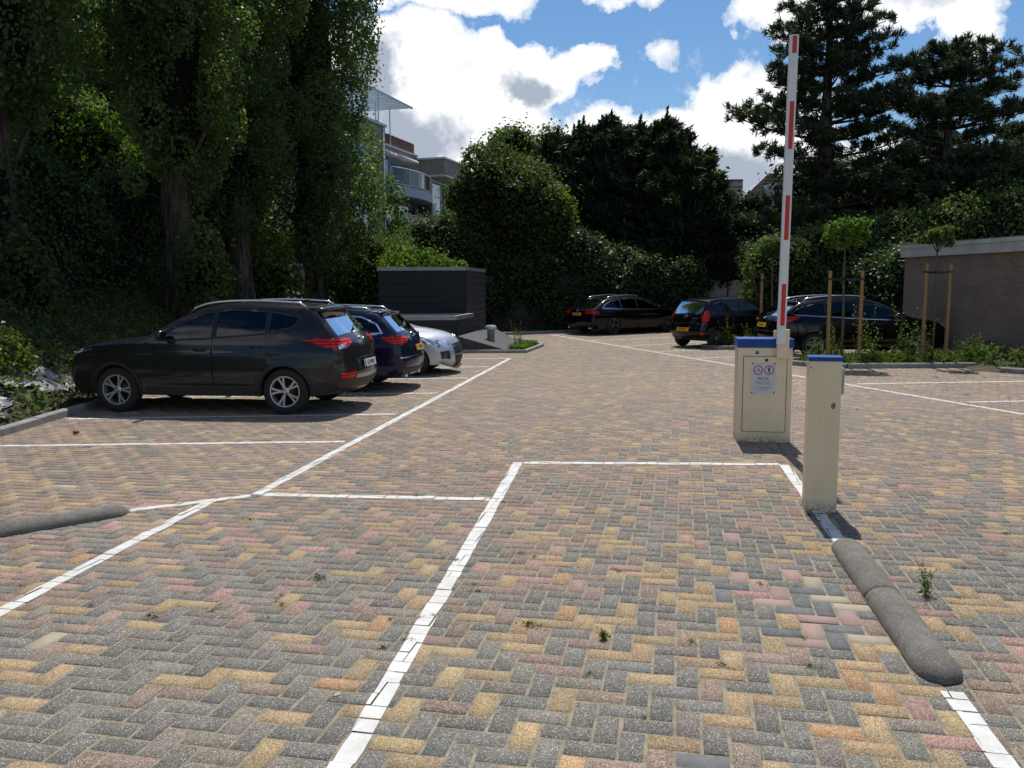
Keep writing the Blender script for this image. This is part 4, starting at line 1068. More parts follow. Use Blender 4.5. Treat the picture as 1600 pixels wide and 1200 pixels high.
def post():
    a = math.atan2(6.68-6.78, 2.66-2.43)*.6
    root = thing('card_reader_post', (2.425, 6.775, 0), a, 'slim cream post with blue cap standing on the white line in front of the barrier', 'post')
    bm = bmesh.new(); box(bm, 0, .25, 0, .22, 0, 1.25); bm_obj('column', bm, CREAM, root, False, .008)
    bm = bmesh.new(); box(bm, -.008, .258, -.008, .228, 1.252, 1.285); bm_obj('cap', bm, BLUE, root, False, .006)
    bm = bmesh.new(); n = 9; random.seed(5)
    bm.faces.new([bm.verts.new((.195+.017*math.cos(t)*random.uniform(.8, 1.15), -.0015, .885+.028*math.sin(t)*random.uniform(.8, 1.15))) for t in np.linspace(0, 2*math.pi, n, endpoint=False)])
    bm_obj('chipped_patch', bm, mat('bare_metal', (.20, .19, .15), .7, noise=(60, .5)), root)
    bm = bmesh.new(); box(bm, .251, .275, .03, .19, .98, 1.19); bm_obj('reader_panel', bm, GREYM, root, False, .006)
    bm = bmesh.new(); bmesh.ops.create_icosphere(bm, subdivisions=2, radius=.006, matrix=Matrix.Translation((.014, -.001, 1.20))); bm_obj('screw', bm, DARKM, root, True)
post()
def conc_mat():
    mt = mat('dark_concrete', (.1, .1, .1), .92); n = NT(mt.node_tree); b = mt.node_tree.nodes['Principled BSDF']; tc = n.n('ShaderNodeTexCoord')
    v = n.n('ShaderNodeTexVoronoi'); n.put(v.inputs['Vector'], tc.outputs['Object']); v.inputs['Scale'].default_value = 150
    sc_ = n.n('ShaderNodeSeparateColor', i0=v.outputs['Color'])
    base = n.mix(n.ramp(n.noise(tc.outputs['Object'], 7, 8, .7), [(.3, 0), (.7, 1)]), (.105, .097, .082, 1), (.195, .183, .162, 1))
    base = n.mix(1.0, base, n.ramp(n.noise(tc.outputs['Object'], 170, 3, .6), [(.3, .55), (.7, 1.5)]), 'MULTIPLY')
    f = n.math('MULTIPLY', n.math('GREATER_THAN', sc_.outputs[0], .972), n.math('LESS_THAN', v.outputs['Distance'], .45))
    n.put(b.inputs['Base Color'], n.mix(f, base, (.40, .38, .34, 1)))
    h = n.math('ADD', n.noise(tc.outputs['Object'], 150, 4, .7), n.math('MULTIPLY', n.noise(tc.outputs['Object'], 25, 4, .6), .8))
    bp = n.n('ShaderNodeBump'); bp.inputs['Strength'].default_value = .8; bp.inputs['Distance'].default_value = .008; n.put(bp.inputs['Height'], h); n.put(b.inputs['Normal'], bp.outputs[0]); return mt
CONC = conc_mat() # mat('dark_concrete', (0.135, 0.128, 0.115), 0.9, noise=(5, .5, (.19, .18, .165)), bump=(130, .5))
def bumper(p0, p1, label, r=.112, split=True):
    p0 = Vector((*p0, 0)); p1 = Vector((*p1, 0)); L = (p1-p0).length; a = math.atan2(p1.y-p0.y, p1.x-p0.x)
    root = thing('kerb_bumper', (p0.x, p0.y, 0), a, label, 'kerb bumper')
    segs = [(0, L*.5-.002), (L*.5+.002, L)] if split else [(0, L)]
    for si, (x0, x1) in enumerate(segs):
        bm = bmesh.new(); stn = []
        n = 26
        for k in range(n+1):
            x = x0+(x1-x0)*k/n; s = 1.0
            for e, on in ((x-x0, si == 0), (x1-x, si == len(segs)-1)):
                if on: s = min(s, math.sqrt(max(0.0, 1-(1-min(1, e/.16))**2))*.92+.08 if e < .16 else 1)
                elif e < .012: s = min(s, .97+e*2.5)
            stn.append((x, s))
        prev = None
        for x, s in stn:
            r_ = [bm.verts.new((x, r*s*math.cos(t)*(1+.004*math.sin(x*9+t*3)), .72*r*math.sin(t)*(s**.8)*(1+.004*math.sin(x*7-t*5))+.004)) for t in np.linspace(0, math.pi, 15)]
            if prev:
                for k in range(14): bm.faces.new((prev[k], r_[k], r_[k+1], prev[k+1]))
            else: bm.faces.new(r_)
            prev = r_
        bm.faces.new(prev[::-1]); bm_obj('concrete_segment', bm, CONC, root, True)
bumper((2.39, 5.86), (2.03, 3.72), 'dark half-round concrete bumper lying below the cream post')
bumper((-3.22, 6.84), (-4.95, 5.40), 'weathered half-round concrete bumper at the left edge of the photo')

# ------------------------------------------------------------------ stairwell shed, ramp, vent
CLAD = mat('charred_boards', (0.009, 0.009, 0.010), 0.75, noise=(9, .45, (.03, .03, .032)), bump=(30, .4))
COPE = mat('zinc_coping', (0.30, 0.30, 0.31), 0.45, metal=.5, noise=(6, .2))
def clad_box(root, q, z0, z1, name):
    """boarded walls round a quadrilateral q, board by board"""
    bm = bmesh.new(); nb = round((z1-z0)/.19); hb = (z1-z0)/nb
    for i in range(4):
        a = Vector((*q[i], 0)); b = Vector((*q[(i+1) % 4], 0)); d = (b-a).normalized(); n = Vector((d.y, -d.x, 0))
        for k in range(nb):
            za, zb = z0+hb*k, z0+hb*(k+1)
            v = [a+n*.022+Vector((0, 0, za+.004)), b+n*.022+Vector((0, 0, za+.004)), b+n*.006+Vector((0, 0, zb)), a+n*.006+Vector((0, 0, zb)), a+Vector((0, 0, za)), b+Vector((0, 0, za))]
            vv = [bm.verts.new(p) for p in v]; bm.faces.new(vv[:4]); bm.faces.new((vv[4], vv[5], vv[1], vv[0]))
    return bm_obj(name, bm, CLAD, root)
def ringbox(bm, q, z0, z1, out, inn):
    c = Vector((sum(p[0] for p in q)/4, sum(p[1] for p in q)/4))
    for i in range(4):
        a = Vector(q[i]); b = Vector(q[(i+1) % 4]); d = (b-a).normalized(); n = Vector((d.y, -d.x))
        P = [a+n*out-d*out, b+n*out+d*out, b-n*inn-d*inn, a-n*inn+d*inn]
        prism(bm, [(p.x, p.y) for p in P], z0+i*.0007, z1+i*.0007)
shed = thing('stairwell_shed', (-2.8, 27, 0), 0, 'black boarded flat-roofed shed with grey roof edge', 'shed')
def loc(q): return [(x+2.8, y-27) for x, y in q]
q = loc([(-4.1, 25.95), (-1.42, 26.02), (-0.95, 30.0), (-4.1, 30.0)])
clad_box(shed, q, 0, 2.36, 'board_wall')
bm = bmesh.new(); ringbox(bm, q, 2.36, 2.47, .035, .12); bm_obj('roof_edge', bm, COPE, shed)
bm = bmesh.new(); prism(bm, q, 2.30, 2.38); bm_obj('roof', bm, BLACKP, shed)
q = loc([(-4.6, 23.75), (-1.58, 23.80), (-1.20, 25.88), (-4.6, 25.88)])
clad_box(shed, q, 0, .92, 'low_board_wall')
bm = bmesh.new(); ringbox(bm, q, .92, 1.04, .03, .10); bm_obj('low_roof_edge', bm, COPE, shed)
bm = bmesh.new(); prism(bm, q, .86, .94); bm_obj('low_roof', bm, BLACKP, shed)
bm = bmesh.new()   # sloping slab beside the shed
v = [bm.verts.new(p) for p in ((-1.53, 23.62, .47), (-1.13, 26.0, .48), (-.62, 28.9, .44), (.05, 28.6, .10), (.32, 26.2, .09), (-.20, 23.60, .085),
                                (-1.53, 23.62, -.02), (-1.13, 26.0, -.02), (-.62, 28.9, -.02), (.05, 28.6, -.02), (.32, 26.2, -.02), (-.20, 23.60, -.02))]
bm.faces.new(v[:6]); bm.faces.new(v[6:][::-1])
for k in range(6): bm.faces.new((v[k], v[(k+1) % 6], v[6+(k+1) % 6], v[6+k]))
tag(bm_obj('sloping_slab', bm, mat('felt_slab', (0.050, 0.053, 0.060), 0.8, noise=(3, .3), bump=(30, .2))), 'dark grey slab sloping down from the black shed towards the vent pipe', 'ramp')
vent = thing('vent_pipe', (-.62, 24.9, .16), 0, 'short rusty vent pipe with pale metal cap on the sloping slab', 'vent pipe')
bm = bmesh.new(); lathe(bm, [(.001, -.05), (.11, -.05), (.11, .42), (.001, .42)], 24); bm_obj('pipe', bm, mat('rusty_pipe', (.22, .17, .11), .6, metal=.3, noise=(5, .6, (.42, .40, .36))), vent, False)
bm = bmesh.new(); lathe(bm, [(.10, .42), (.165, .43), (.17, .50), (.13, .555), (.001, .56)], 24); bm_obj('cap', bm, mat('vent_cap', (.42, .52, .54), .4, metal=.4), vent, False)

# ------------------------------------------------------------------ walls and fences
def brick_mat(name, c1, c2, mortar, scale=1.0):
    mt = bpy.data.materials.new(name); mt.use_nodes = True; n = NT(mt.node_tree); b = mt.node_tree.nodes['Principled BSDF']
    tc = n.n('ShaderNodeTexCoord'); sp = n.n('ShaderNodeSeparateXYZ', i0=tc.outputs['Object'])
    cb = n.n('ShaderNodeCombineXYZ'); n.put(cb.inputs[0], n.math('ADD', sp.outputs[0], sp.outputs[1])); n.put(cb.inputs[1], sp.outputs[2])
    br = n.n('ShaderNodeTexBrick'); n.put(br.inputs['Vector'], cb); br.inputs['Color1'].default_value = (*c1, 1); br.inputs['Color2'].default_value = (*c2, 1); br.inputs['Mortar'].default_value = (*mortar, 1)
    br.inputs['Scale'].default_value = scale; br.inputs['Brick Width'].default_value = .22; br.inputs['Row Height'].default_value = .0625; br.inputs['Mortar Size'].default_value = .006; br.inputs['Bias'].default_value = -.1
    nz = n.ramp(n.noise(tc.outputs['Object'], 1.3, 6, .65), [(.3, .75), (.7, 1.15)])
    n.put(b.inputs['Base Color'], n.mix(1.0, br.outputs['Color'], nz, 'MULTIPLY')); b.inputs['Roughness'].default_value = .9
    bp = n.n('ShaderNodeBump'); bp.inputs['Strength'].default_value = .6; bp.inputs['Distance'].default_value = .008; bp.invert = True
    n.put(bp.inputs['Height'], br.outputs['Fac']); n.put(b.inputs['Normal'], bp.outputs[0]); MATS[name] = mt; return mt
BRK = brick_mat('garage_brick', (.285, .190, .145), (.215, .155, .122), (.29, .265, .23))
gar = thing('brick_garage', (11.2, 24.0, 0), math.atan2(19.5-24, 12.0-11.2), 'low brown brick garage with white roof fascia', 'garage')
bm = bmesh.new(); box(bm, 0, 13.0, 0.0, 6.5, 0, 2.62); bm_obj('wall', bm, BRK, gar)
bm = bmesh.new(); box(bm, -.10, 13.1, -.08, 6.6, 2.62, 2.86); box(bm, -.12, 13.12, -.11, 6.62, 2.862, 2.96); bm_obj('fascia', bm, mat('fascia_white', (.66, .65, .60), .6, noise=(2, .25)), gar)
bm = bmesh.new(); box(bm, -.06, 13.06, -.04, 6.56, 2.96, 2.99); bm_obj('roof', bm, mat('roof_felt', (.06, .06, .06), .9), gar)

FC = mat('concrete_panel', (.46, .45, .41), .9, noise=(4, .3), bump=(30, .3))
fence = thing('concrete_fence', (8.3, 37.4, 0), R(-2), 'pale grey concrete panel fence behind the small black hatchback', 'fence')
for k in range(6):
    x = -1.5+k*.92
    bm = bmesh.new(); box(bm, x, x+.07, -.06, .06, 0, 2.12); bm_obj('post', bm, mat('fence_post_dark', (.10, .09, .08), .9), fence)
    if k < 5:
        for z0, z1 in ((0, .5), (.505, 1.1), (1.105, 1.62), (1.625, 2.08)):
            bm = bmesh.new(); box(bm, x+.075, x+.915, -.022, .022, z0, z1); bm_obj('panel', bm, FC, fence)
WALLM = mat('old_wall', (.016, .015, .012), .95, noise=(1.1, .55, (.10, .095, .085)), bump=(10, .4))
ow = thing('garden_wall', (-5.4, 34.6, 0), R(2), 'old stained render wall in deep shade behind the shed', 'wall')
bm = bmesh.new(); box(bm, 0, 8.6, 0, .25, 0, 2.3); bm_obj('wall', bm, WALLM, ow)
# patches of weed foil lying on the bank
FOIL = mat('weed_foil', (.20, .20, .24), .35, noise=(8, .4), bump=(14, .8))
def foil(cx, cy, rx, ry, rot, i):
    V = []; Fs = []; n = 14; random.seed(i)
    ring = [random.uniform(.7, 1.15) for _ in range(24)]
    for a in range(n+1):
        for k in range(24):
            t = 2*math.pi*k/24; r = a/n*ring[k]; x = rx*r*math.cos(t); y = ry*r*math.sin(t)
            X_ = cx+x*math.cos(rot)-y*math.sin(rot); Y_ = cy+x*math.sin(rot)+y*math.cos(rot)
            V.append((X_, Y_, bank_z(X_, Y_)+.03+.02*math.sin(X_*17+Y_*5)+.016*math.sin(Y_*23)))
    for a in range(n):
        for k in range(24): Fs.append((a*24+k, a*24+(k+1) % 24, (a+1)*24+(k+1) % 24, (a+1)*24+k))
    return mesh_obj('weed_foil', V, Fs, FOIL, None, True)
for i, (x, y, a, b, rt, lb) in enumerate([(-7.25, 10.9, .42, 1.1, .1, 'wrinkled grey foil on the bank nearest the kerb, at the left edge'), (-7.5, 13.2, .5, .9, -.2, 'wrinkled grey foil on the bank just ahead of the grey SUV'), (-8.0, 12.1, .35, .7, .3, 'small crumpled grey foil patch higher up the bank')]):
    tag(foil(x, y, a, b, rt, i+2), lb, 'weed foil', 'foil patches on the bank')

# ------------------------------------------------------------------ buildings
BWALL = mat('dark_brick_far', (.30, .275, .24), .9, noise=(.8, .3), bump=(12, .2))
BWHITE = mat('white_trim_far', (.50, .54, .58), .5)
BGLASS = mat('window_pane_far', (.030, .045, .065), .05, coat=1.0)
BBLUE = mat('blue_frame', (.05, .09, .22), .4)
ap = thing('apartment_block', (-8.05, 55, 0), R(90-16.6), 'grey brick apartment block with curved white balconies and roof pergola', 'apartment block')
def part(nm, m_, *bs, parent=None, bev=0):
    bm = bmesh.new()
    for b_ in bs: box(bm, *b_)
    return bm_obj(nm, bm, m_, parent or ap, False, bev)
wl = part('wall', BWALL, (-16, 0, 0, 9, 0, 12.0), (0, 7.6, 1.0, 9, 0, 11.25), (7.6, 12.6, -1.1, 9, 9.95, 11.05), (7.9, 12.3, .1, 9, 0, 9.9))
bm = bmesh.new(); tube(bm, [(-.45, -.09, 0), (-.45, -.09, 11.9)], .06, 8); bm_obj('downpipe', bm, BWHITE, ap, True)
part('coping', BWHITE, (-16.1, .1, -.1, 9.1, 12.0, 12.16), (.12, 7.55, .88, 9.1, 11.252, 11.38), (7.5, 12.7, -1.2, 9.1, 11.052, 11.18), (7.5, 12.7, -1.18, .05, 9.80, 9.948))
for (x0, x1, z0, z1) in ((-4.4, -2.6, 8.3, 10.4), (-4.4, -2.6, 5.3, 7.4), (-8.6, -6.2, 8.3, 10.7), (-8.6, -6.2, 5.3, 7.7)):
    w = part('window', BWHITE, (x0, x1, -.05, .0, z1-.12, z1), (x0, x1, -.05, 0, z0, z0+.10), (x0, x0+.1, -.05, 0, z0+.1, z1-.12), (x1-.1, x1, -.05, 0, z0+.1, z1-.12), (x0+.1, x1-.1, -.05, 0, (z0+z1)/2-.04, (z0+z1)/2+.04))
    part('pane', BGLASS, (x0+.1, x1-.1, -.02, .002, z0+.1, z1-.12), parent=w)
for (x0, x1, z0, z1) in ((.6, 2.6, 8.35, 10.5), (3.0, 6.9, 8.35, 10.3), (.6, 6.9, 5.4, 7.6)):
    w = part('window', BBLUE, (x0, x1, .94, 1.0, z1-.1, z1), (x0, x0+.08, .94, 1.0, z0, z1-.1), (x1-.08, x1, .94, 1.0, z0, z1-.1), ((x0+x1)/2-.05, (x0+x1)/2+.05, .94, 1.0, z0, z1-.1))
    part('pane', BGLASS, (x0+.08, x1-.08, .97, 1.003, z0, z1-.1), parent=w)
w = part('window', BWHITE, (7.85, 12.3, .03, .1, 9.5, 9.75), (7.85, 8.0, .03, .1, 7.0, 9.5), (9.7, 9.85, .03, .1, 7.0, 9.5), (11.3, 11.5, .03, .1, 7.0, 9.5))
part('pane', BGLASS, (8.0, 9.7, .06, .103, 7.2, 9.5), (9.85, 11.3, .06, .103, 7.2, 9.5), parent=w)
part('side_pillar', BWHITE, (12.1, 12.35, -.9, -.6, 7.0, 9.8)); part('lower_wall', BWALL, (10.4, 12.5, -.9, .08, 0, 7.0))
part('window', BWHITE, (12.505, 12.55, -.6, -.1, 4.6, 6.2))
# sun awnings
for x0, x1 in ((.3, 2.7), (3.1, 6.4)):
    bm = bmesh.new(); tube(bm, [(x0, .55, 10.65), (x1, .55, 10.65)], .16, 10); bm_obj('awning_roll', bm, mat('awning_cloth', (.45, .46, .44), .7), ap, True)
def balcony(z, x0, x1, dep):
    pl = [(x0, .98)]+[(x0+(x1-x0)*t, .98-.45-dep*math.sin(math.pi*min(1, t*.80+.18))**.75) for t in np.linspace(0, 1, 15)]+[(x1, .98)]
    bm = bmesh.new(); prism(bm, pl, z-.62, z); bl = bm_obj('balcony', bm, mat('balcony_fascia', (.34, .40, .47), .6), ap)
    bm = bmesh.new(); pin = pl[1:-1]
    tube(bm, [(x, y+.05, z+1.15) for x, y in pin], .035, 6); tube(bm, [(x, y+.05, z+.10) for x, y in pin], .025, 6)
    for k in (0, 3, 7, 10, 12, 14): x, y = pin[k]; tube(bm, [(x, y+.05, z), (x, y+.05, z+1.15)], .04, 6)
    bm_obj('railing', bm, BWHITE, bl)
    V = []; Fs = []
    for x, y in pin: V += [(x, y+.05, z+.14), (x, y+.05, z+1.10)]
    for k in range(len(pin)-1): Fs.append((2*k, 2*k+2, 2*k+3, 2*k+1))
    mesh_obj('glass_screen', V, Fs, MATS.get('balcony_glass') or glass_mat('balcony_glass', (.40, .45, .50), .1), bl)
balcony(8.42, .1, 8.6, 1.5); balcony(5.45, .1, 8.6, 1.5)
bm = bmesh.new(); tube(bm, [(6.9, -.5, 5.45), (6.9, -.5, 7.8)], .17, 12); bm_obj('column', bm, BWHITE, ap, True)
bm = bmesh.new()
for x, y in ((-4.0, .3), (-.3, .3), (1.4, 1.3), (3.6, 1.3)): tube(bm, [(x, y, 12.0 if x < 0 else 11.3), (x, y, 14.0)], .05, 6)
for k in range(17): box(bm, -6.5+k*.66, -6.3+k*.66, .0, 4.6, 14.0, 14.10)
box(bm, -6.6, 4.5, -.05, .05, 13.99, 14.12); box(bm, -6.6, 4.5, 4.6, 4.7, 13.99, 14.12)
bm_obj('pergola', bm, mat('pergola_metal', (.42, .50, .56), .5), ap)
bm = bmesh.new()
for k in range(20): box(bm, .3+k*.38, .64+k*.38, 1.35, 1.40, 11.38, 12.25-.02*(k % 2))
bm_obj('roof_screen', bm, mat('red_brown_boards', (.13, .035, .020), .7), ap)
def tile_mat():
    mt = mat('roof_tiles', (.05, .05, .05), 1.0, spec=.05); n = NT(mt.node_tree); b = mt.node_tree.nodes['Principled BSDF']; tc = n.n('ShaderNodeTexCoord')
    wv = n.n('ShaderNodeTexWave'); wv.bands_direction = 'Z'; n.put(wv.inputs['Vector'], tc.outputs['Object']); wv.inputs['Scale'].default_value = 1.35; wv.inputs['Distortion'].default_value = .3
    w2 = n.n('ShaderNodeTexWave'); w2.bands_direction = 'X'; n.put(w2.inputs['Vector'], tc.outputs['Object']); w2.inputs['Scale'].default_value = 1.7
    f = n.math('MULTIPLY', wv.outputs[0], n.math('ADD', .45, n.math('MULTIPLY', w2.outputs[0], .55)))
    n.put(b.inputs['Base Color'], n.ramp(f, [(.1, (.010, .010, .010)), (.7, (.050, .046, .044))])); return mt
ROOFT = tile_mat()
far = thing('tiled_roof_building', (-5.6, 78, 0), R(80), 'brown grey building with a shallow roof, beyond the apartment block', 'house')
part('wall', mat('far_wall', (.15, .14, .11), .9), (0, 14, -9, 0, 0, 11.4), parent=far); part('roof', ROOFT, (-.3, 14.3, -9.3, .3, 11.4, 12.2), parent=far); part('window', BWHITE, (-.06, 0, -3.8, -1, 7.4, 8.0), parent=far); part('chimney', mat('chimney_brick', (.10, .08, .06), .9), (2, 3.2, -6, -4.8, 12.2, 13.6), parent=far)
# houses on the right
MW = mat('pale_grey_wall', (.30, .30, .30), .85)
hs = thing('modern_house', at(1094, 447, 62)[:2]+(0,), R(-4), 'pale grey flat-roofed house with a striped chimney block', 'house')
part('wall', MW, (0, 2.9, 0, 6, 0, 7.9), (.55, 5.0, -.4, 5, 0, 7.0), parent=hs); part('coping', BWHITE, (-.1, 3.0, -.1, 6.1, 7.9, 8.05), parent=hs)
ch = part('chimney', mat('chimney_buff', (.30, .27, .20), .9), (.7, 3.1, 1, 3.5, 8.05, 9.6), parent=hs)
for z in (8.5, 9.0, 9.45): part('band', DARKM, (.69, 3.11, .985, 3.51, z, z+.07), parent=ch)
w = part('window', BWHITE, (1.3, 3.3, -.46, -.4, 5.4, 6.5), parent=hs); part('pane', mat('pale_blind', (.34, .42, .52), .4), (1.4, 3.2, -.47, -.455, 5.5, 6.4), parent=w)
bh_ = thing('gabled_house', at(1150, 447, 50)[:2]+(0,), R(4), 'brick house with a steep dark tiled roof and white dormer', 'house')
part('wall', BRK, (1.4, 9.0, 0, 8, 0, 5.1), parent=bh_)
bm = bmesh.new(); v = [bm.verts.new(p) for p in ((-.1, -.5, 4.6), (9.4, -.5, 5.1), (9.4, 4, 8.9), (3.3, 4, 8.9), (-.1, 8.5, 4.6), (9.4, 8.5, 5.1))]
bm.faces.new((v[0], v[1], v[2], v[3])); bm.faces.new((v[3], v[2], v[5], v[4])); bm.faces.new((v[0], v[3], v[4])); bm.faces.new((v[1], v[5], v[2])); bm.faces.new((v[0], v[4], v[5], v[1])); bm_obj('roof', bm, ROOFT, bh_)
part('dormer', BWHITE, (2.6, 5.2, .1, 3.5, 6.6, 8.0), parent=bh_); part('dormer_pane', BGLASS, (2.85, 4.95, .07, .098, 6.85, 7.85), parent=bh_)
w = part('window', BWHITE, (1.9, 4.1, -.05, 0, 2.7, 4.8), parent=bh_); part('pane', BGLASS, (2.05, 2.95, -.07, -.052, 2.85, 4.65), (3.1, 3.95, -.07, -.052, 2.85, 4.65), parent=w)
rh = thing('hip_roof_house', at(1465, 447, 46)[:2]+(0,), R(8), 'house with a tall dark pyramid roof behind the right pine', 'house')
part('wall', BRK, (-4.2, 4.2, -3, 5, 0, 5.2), parent=rh)
bm = bmesh.new(); v = [bm.verts.new(p) for p in ((-4.7, -3.6, 5.0), (4.7, -3.6, 5.0), (4.7, 5.6, 5.0), (-4.7, 5.6, 5.0), (-.8, 1, 10.6), (.8, 1, 10.6))]
for f in ((0, 1, 5, 4), (1, 2, 5), (2, 3, 4, 5), (3, 0, 4), (0, 3, 2, 1)): bm.faces.new([v[i] for i in f])
bm_obj('roof', bm, ROOFT, rh)
# ------------------------------------------------------------------ vegetation
rg = np.random.default_rng(11)
L_POP = leaf_mat('poplar_leaf', (.034, .056, .018), (.150, .205, .068), .52, .42, .35)
L_IVY = leaf_mat('ivy_leaf', (.022, .044, .018), (.078, .125, .046), .32, .5, .2)
L_MAP = leaf_mat('maple_leaf', (.038, .060, .020), (.108, .130, .044), .45, .55, .15)
L_LIME = leaf_mat('bright_leaf', (.035, .070, .013), (.135, .205, .035), .5, .55, .15)
L_CON = leaf_mat('cypress_leaf', (.013, .023, .011), (.046, .068, .030), .18, .7, .2)
L_PINE = leaf_mat('pine_needle', (.020, .034, .018), (.078, .100, .054), .2, .65, .25)
L_HED = leaf_mat('hedge_leaf', (.032, .055, .018), (.130, .170, .058), .48, .55, .12)
L_CLIMB = leaf_mat('climber_leaf', (.045, .075, .026), (.170, .215, .080), .45, .6, .1)
L_YEL = leaf_mat('yellow_green_leaf', (.05, .085, .010), (.19, .22, .035), .45)
L_WEED = leaf_mat('weed_leaf', (.035, .062, .014), (.16, .19, .06), .45, .7, .1)
L_FLOW = mat('yellow_flower', (.60, .48, .10), .6)
CORE = mat('dark_core_filler', (.012, .014, .009), 1.0, spec=0.0)  # added solid filler: blocks light inside crowns, stands in for their inner shade

def leaf_quads(P, N, size, asp=1.6, up=None):
    """diamond leaves at P; N: facing direction; size array"""
    n = len(P)
    N = N/np.linalg.norm(N, axis=1)[:, None]
    if up is None: up = rg.normal(size=(n, 3))
    T = up-(up*N).sum(1)[:, None]*N; T /= np.linalg.norm(T, axis=1)[:, None]+1e-9
    Bv = np.cross(N, T); s = size[:, None]
    bend = N*s*.12
    V = np.stack([P-T*s*.5*asp**.5, P+Bv*s*.5/asp**.5+bend, P+T*s*.5*asp**.5, P-Bv*s*.5/asp**.5+bend], 1)
    return V
def foliage(name, quads, tint, m_, parent=None, core=None):
    """one mesh: all leaves (quads: n,4,3), optional dark core (verts, tris)"""
    n = len(quads); V = quads.reshape(-1, 3); Fc = np.arange(n*4).reshape(-1, 4)
    nv = len(V); loops = Fc.ravel(); starts = np.arange(n)*4; mi = np.zeros(n, int)
    if core is not None:
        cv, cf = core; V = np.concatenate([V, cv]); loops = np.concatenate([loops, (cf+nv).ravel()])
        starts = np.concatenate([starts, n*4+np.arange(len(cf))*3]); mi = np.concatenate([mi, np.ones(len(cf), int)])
    me = bpy.data.meshes.new(name)
    me.vertices.add(len(V)); me.vertices.foreach_set('co', V.astype(np.float32).ravel())
    me.loops.add(len(loops)); me.loops.foreach_set('vertex_index', loops.astype(np.int32))
    me.polygons.add(len(starts)); me.polygons.foreach_set('loop_start', starts.astype(np.int32))
    me.materials.append(m_)
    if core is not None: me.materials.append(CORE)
    me.polygons.foreach_set('material_index', mi.astype(np.int32)); me.update(calc_edges=True)
    a = me.attributes.new('tint', 'FLOAT', 'POINT'); tv = np.zeros(len(V), np.float32); tv[:nv] = np.repeat(tint, 4); a.data.foreach_set('value', tv)
    o = bpy.data.objects.new(name, me); C.objects.link(o)
    if parent: o.parent = parent
    return o
_bm = bmesh.new(); bmesh.ops.create_icosphere(_bm, subdivisions=2, radius=1); ICO = np.array([v.co[:] for v in _bm.verts]); _bm.verts.index_update(); ICF = np.array([[v.index for v in f.verts] for f in _bm.faces]); _bm.free()
def blob_leaves(blobs, per_m2, size, inner=.62, asp=1.6, spread=.55, core=.72, outw=.7, upb=None, cull=.80, rough=1.0):
    """leaves scattered through the outer part of every blob (cx,cy,cz,rx,ry,rz)"""
    B = np.array(blobs, float); P = []; N = []; Tn = []
    for i, b in enumerate(B):
        r = b[3:6]; ar = 4*math.pi*((r[0]*r[1])**1.6/3+(r[0]*r[2])**1.6/3+(r[1]*r[2])**1.6/3)**(1/1.6)
        n = int(ar*per_m2)
        d = rg.normal(size=(n, 3)); d /= np.linalg.norm(d, axis=1)[:, None]
        rad = inner+(1.08-inner)*rg.random(n)**.55+rough*rg.exponential(.16, n)*(rg.random(n) < .45)
        p = b[:3]+d*rad[:, None]*r
        keep = np.ones(n, bool)
        near = np.where((np.abs(B[:, :3]-b[:3]) < (B[:, 3:6]+r)).all(1))[0]
        for j in near:
            if j != i: keep &= (((p-B[j, :3])/B[j, 3:6])**2).sum(1) > cull**2
        p = p[keep]; d = d[keep]
        P.append(p); N.append(d/r*r.mean()*outw+rg.normal(size=p.shape)*spread+np.array([0, 0, .25]))
        Tn.append(np.clip(rg.normal(.45, .20, len(p))+rg.normal(0, .14), 0, 1))
    P = np.concatenate(P); N = np.concatenate(N); Tn = np.concatenate(Tn)
    sz = size*rg.uniform(.65, 1.3, len(P))
    q = leaf_quads(P, N, sz, asp, None if upb is None else rg.normal(size=P.shape)*.5+np.array(upb))
    co = None
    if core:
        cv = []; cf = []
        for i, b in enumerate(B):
            # added dark core only where neighbours wrap it, so it never shows at the rim
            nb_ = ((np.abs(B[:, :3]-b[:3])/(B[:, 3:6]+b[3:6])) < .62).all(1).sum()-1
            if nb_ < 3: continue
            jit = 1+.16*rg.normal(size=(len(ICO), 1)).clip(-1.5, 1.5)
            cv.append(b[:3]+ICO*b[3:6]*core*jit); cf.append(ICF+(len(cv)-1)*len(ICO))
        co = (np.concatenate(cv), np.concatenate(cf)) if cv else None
    return q, Tn, co
def trunk_mesh(name, pts, rads, parent, limbs=(), n=10, m_=None, sides=True):
    bm = bmesh.new(); k = len(pts)
    P2 = []; R2 = []
    for i in range(k-1):
        for t in (0, .5):
            P2.append([pts[i][a]+(pts[i+1][a]-pts[i][a])*t+(random.gauss(0, .03*rads[i]) if t else 0) for a in range(3)]); R2.append(rads[i]+(rads[i+1]-rads[i])*t)
    P2.append(pts[-1]); R2.append(rads[-1]); tube(bm, P2, R2, n)
    for l in limbs: tube(bm, l[0], l[1], 6)
    return bm_obj(name, bm, m_ or BARK, parent, True)

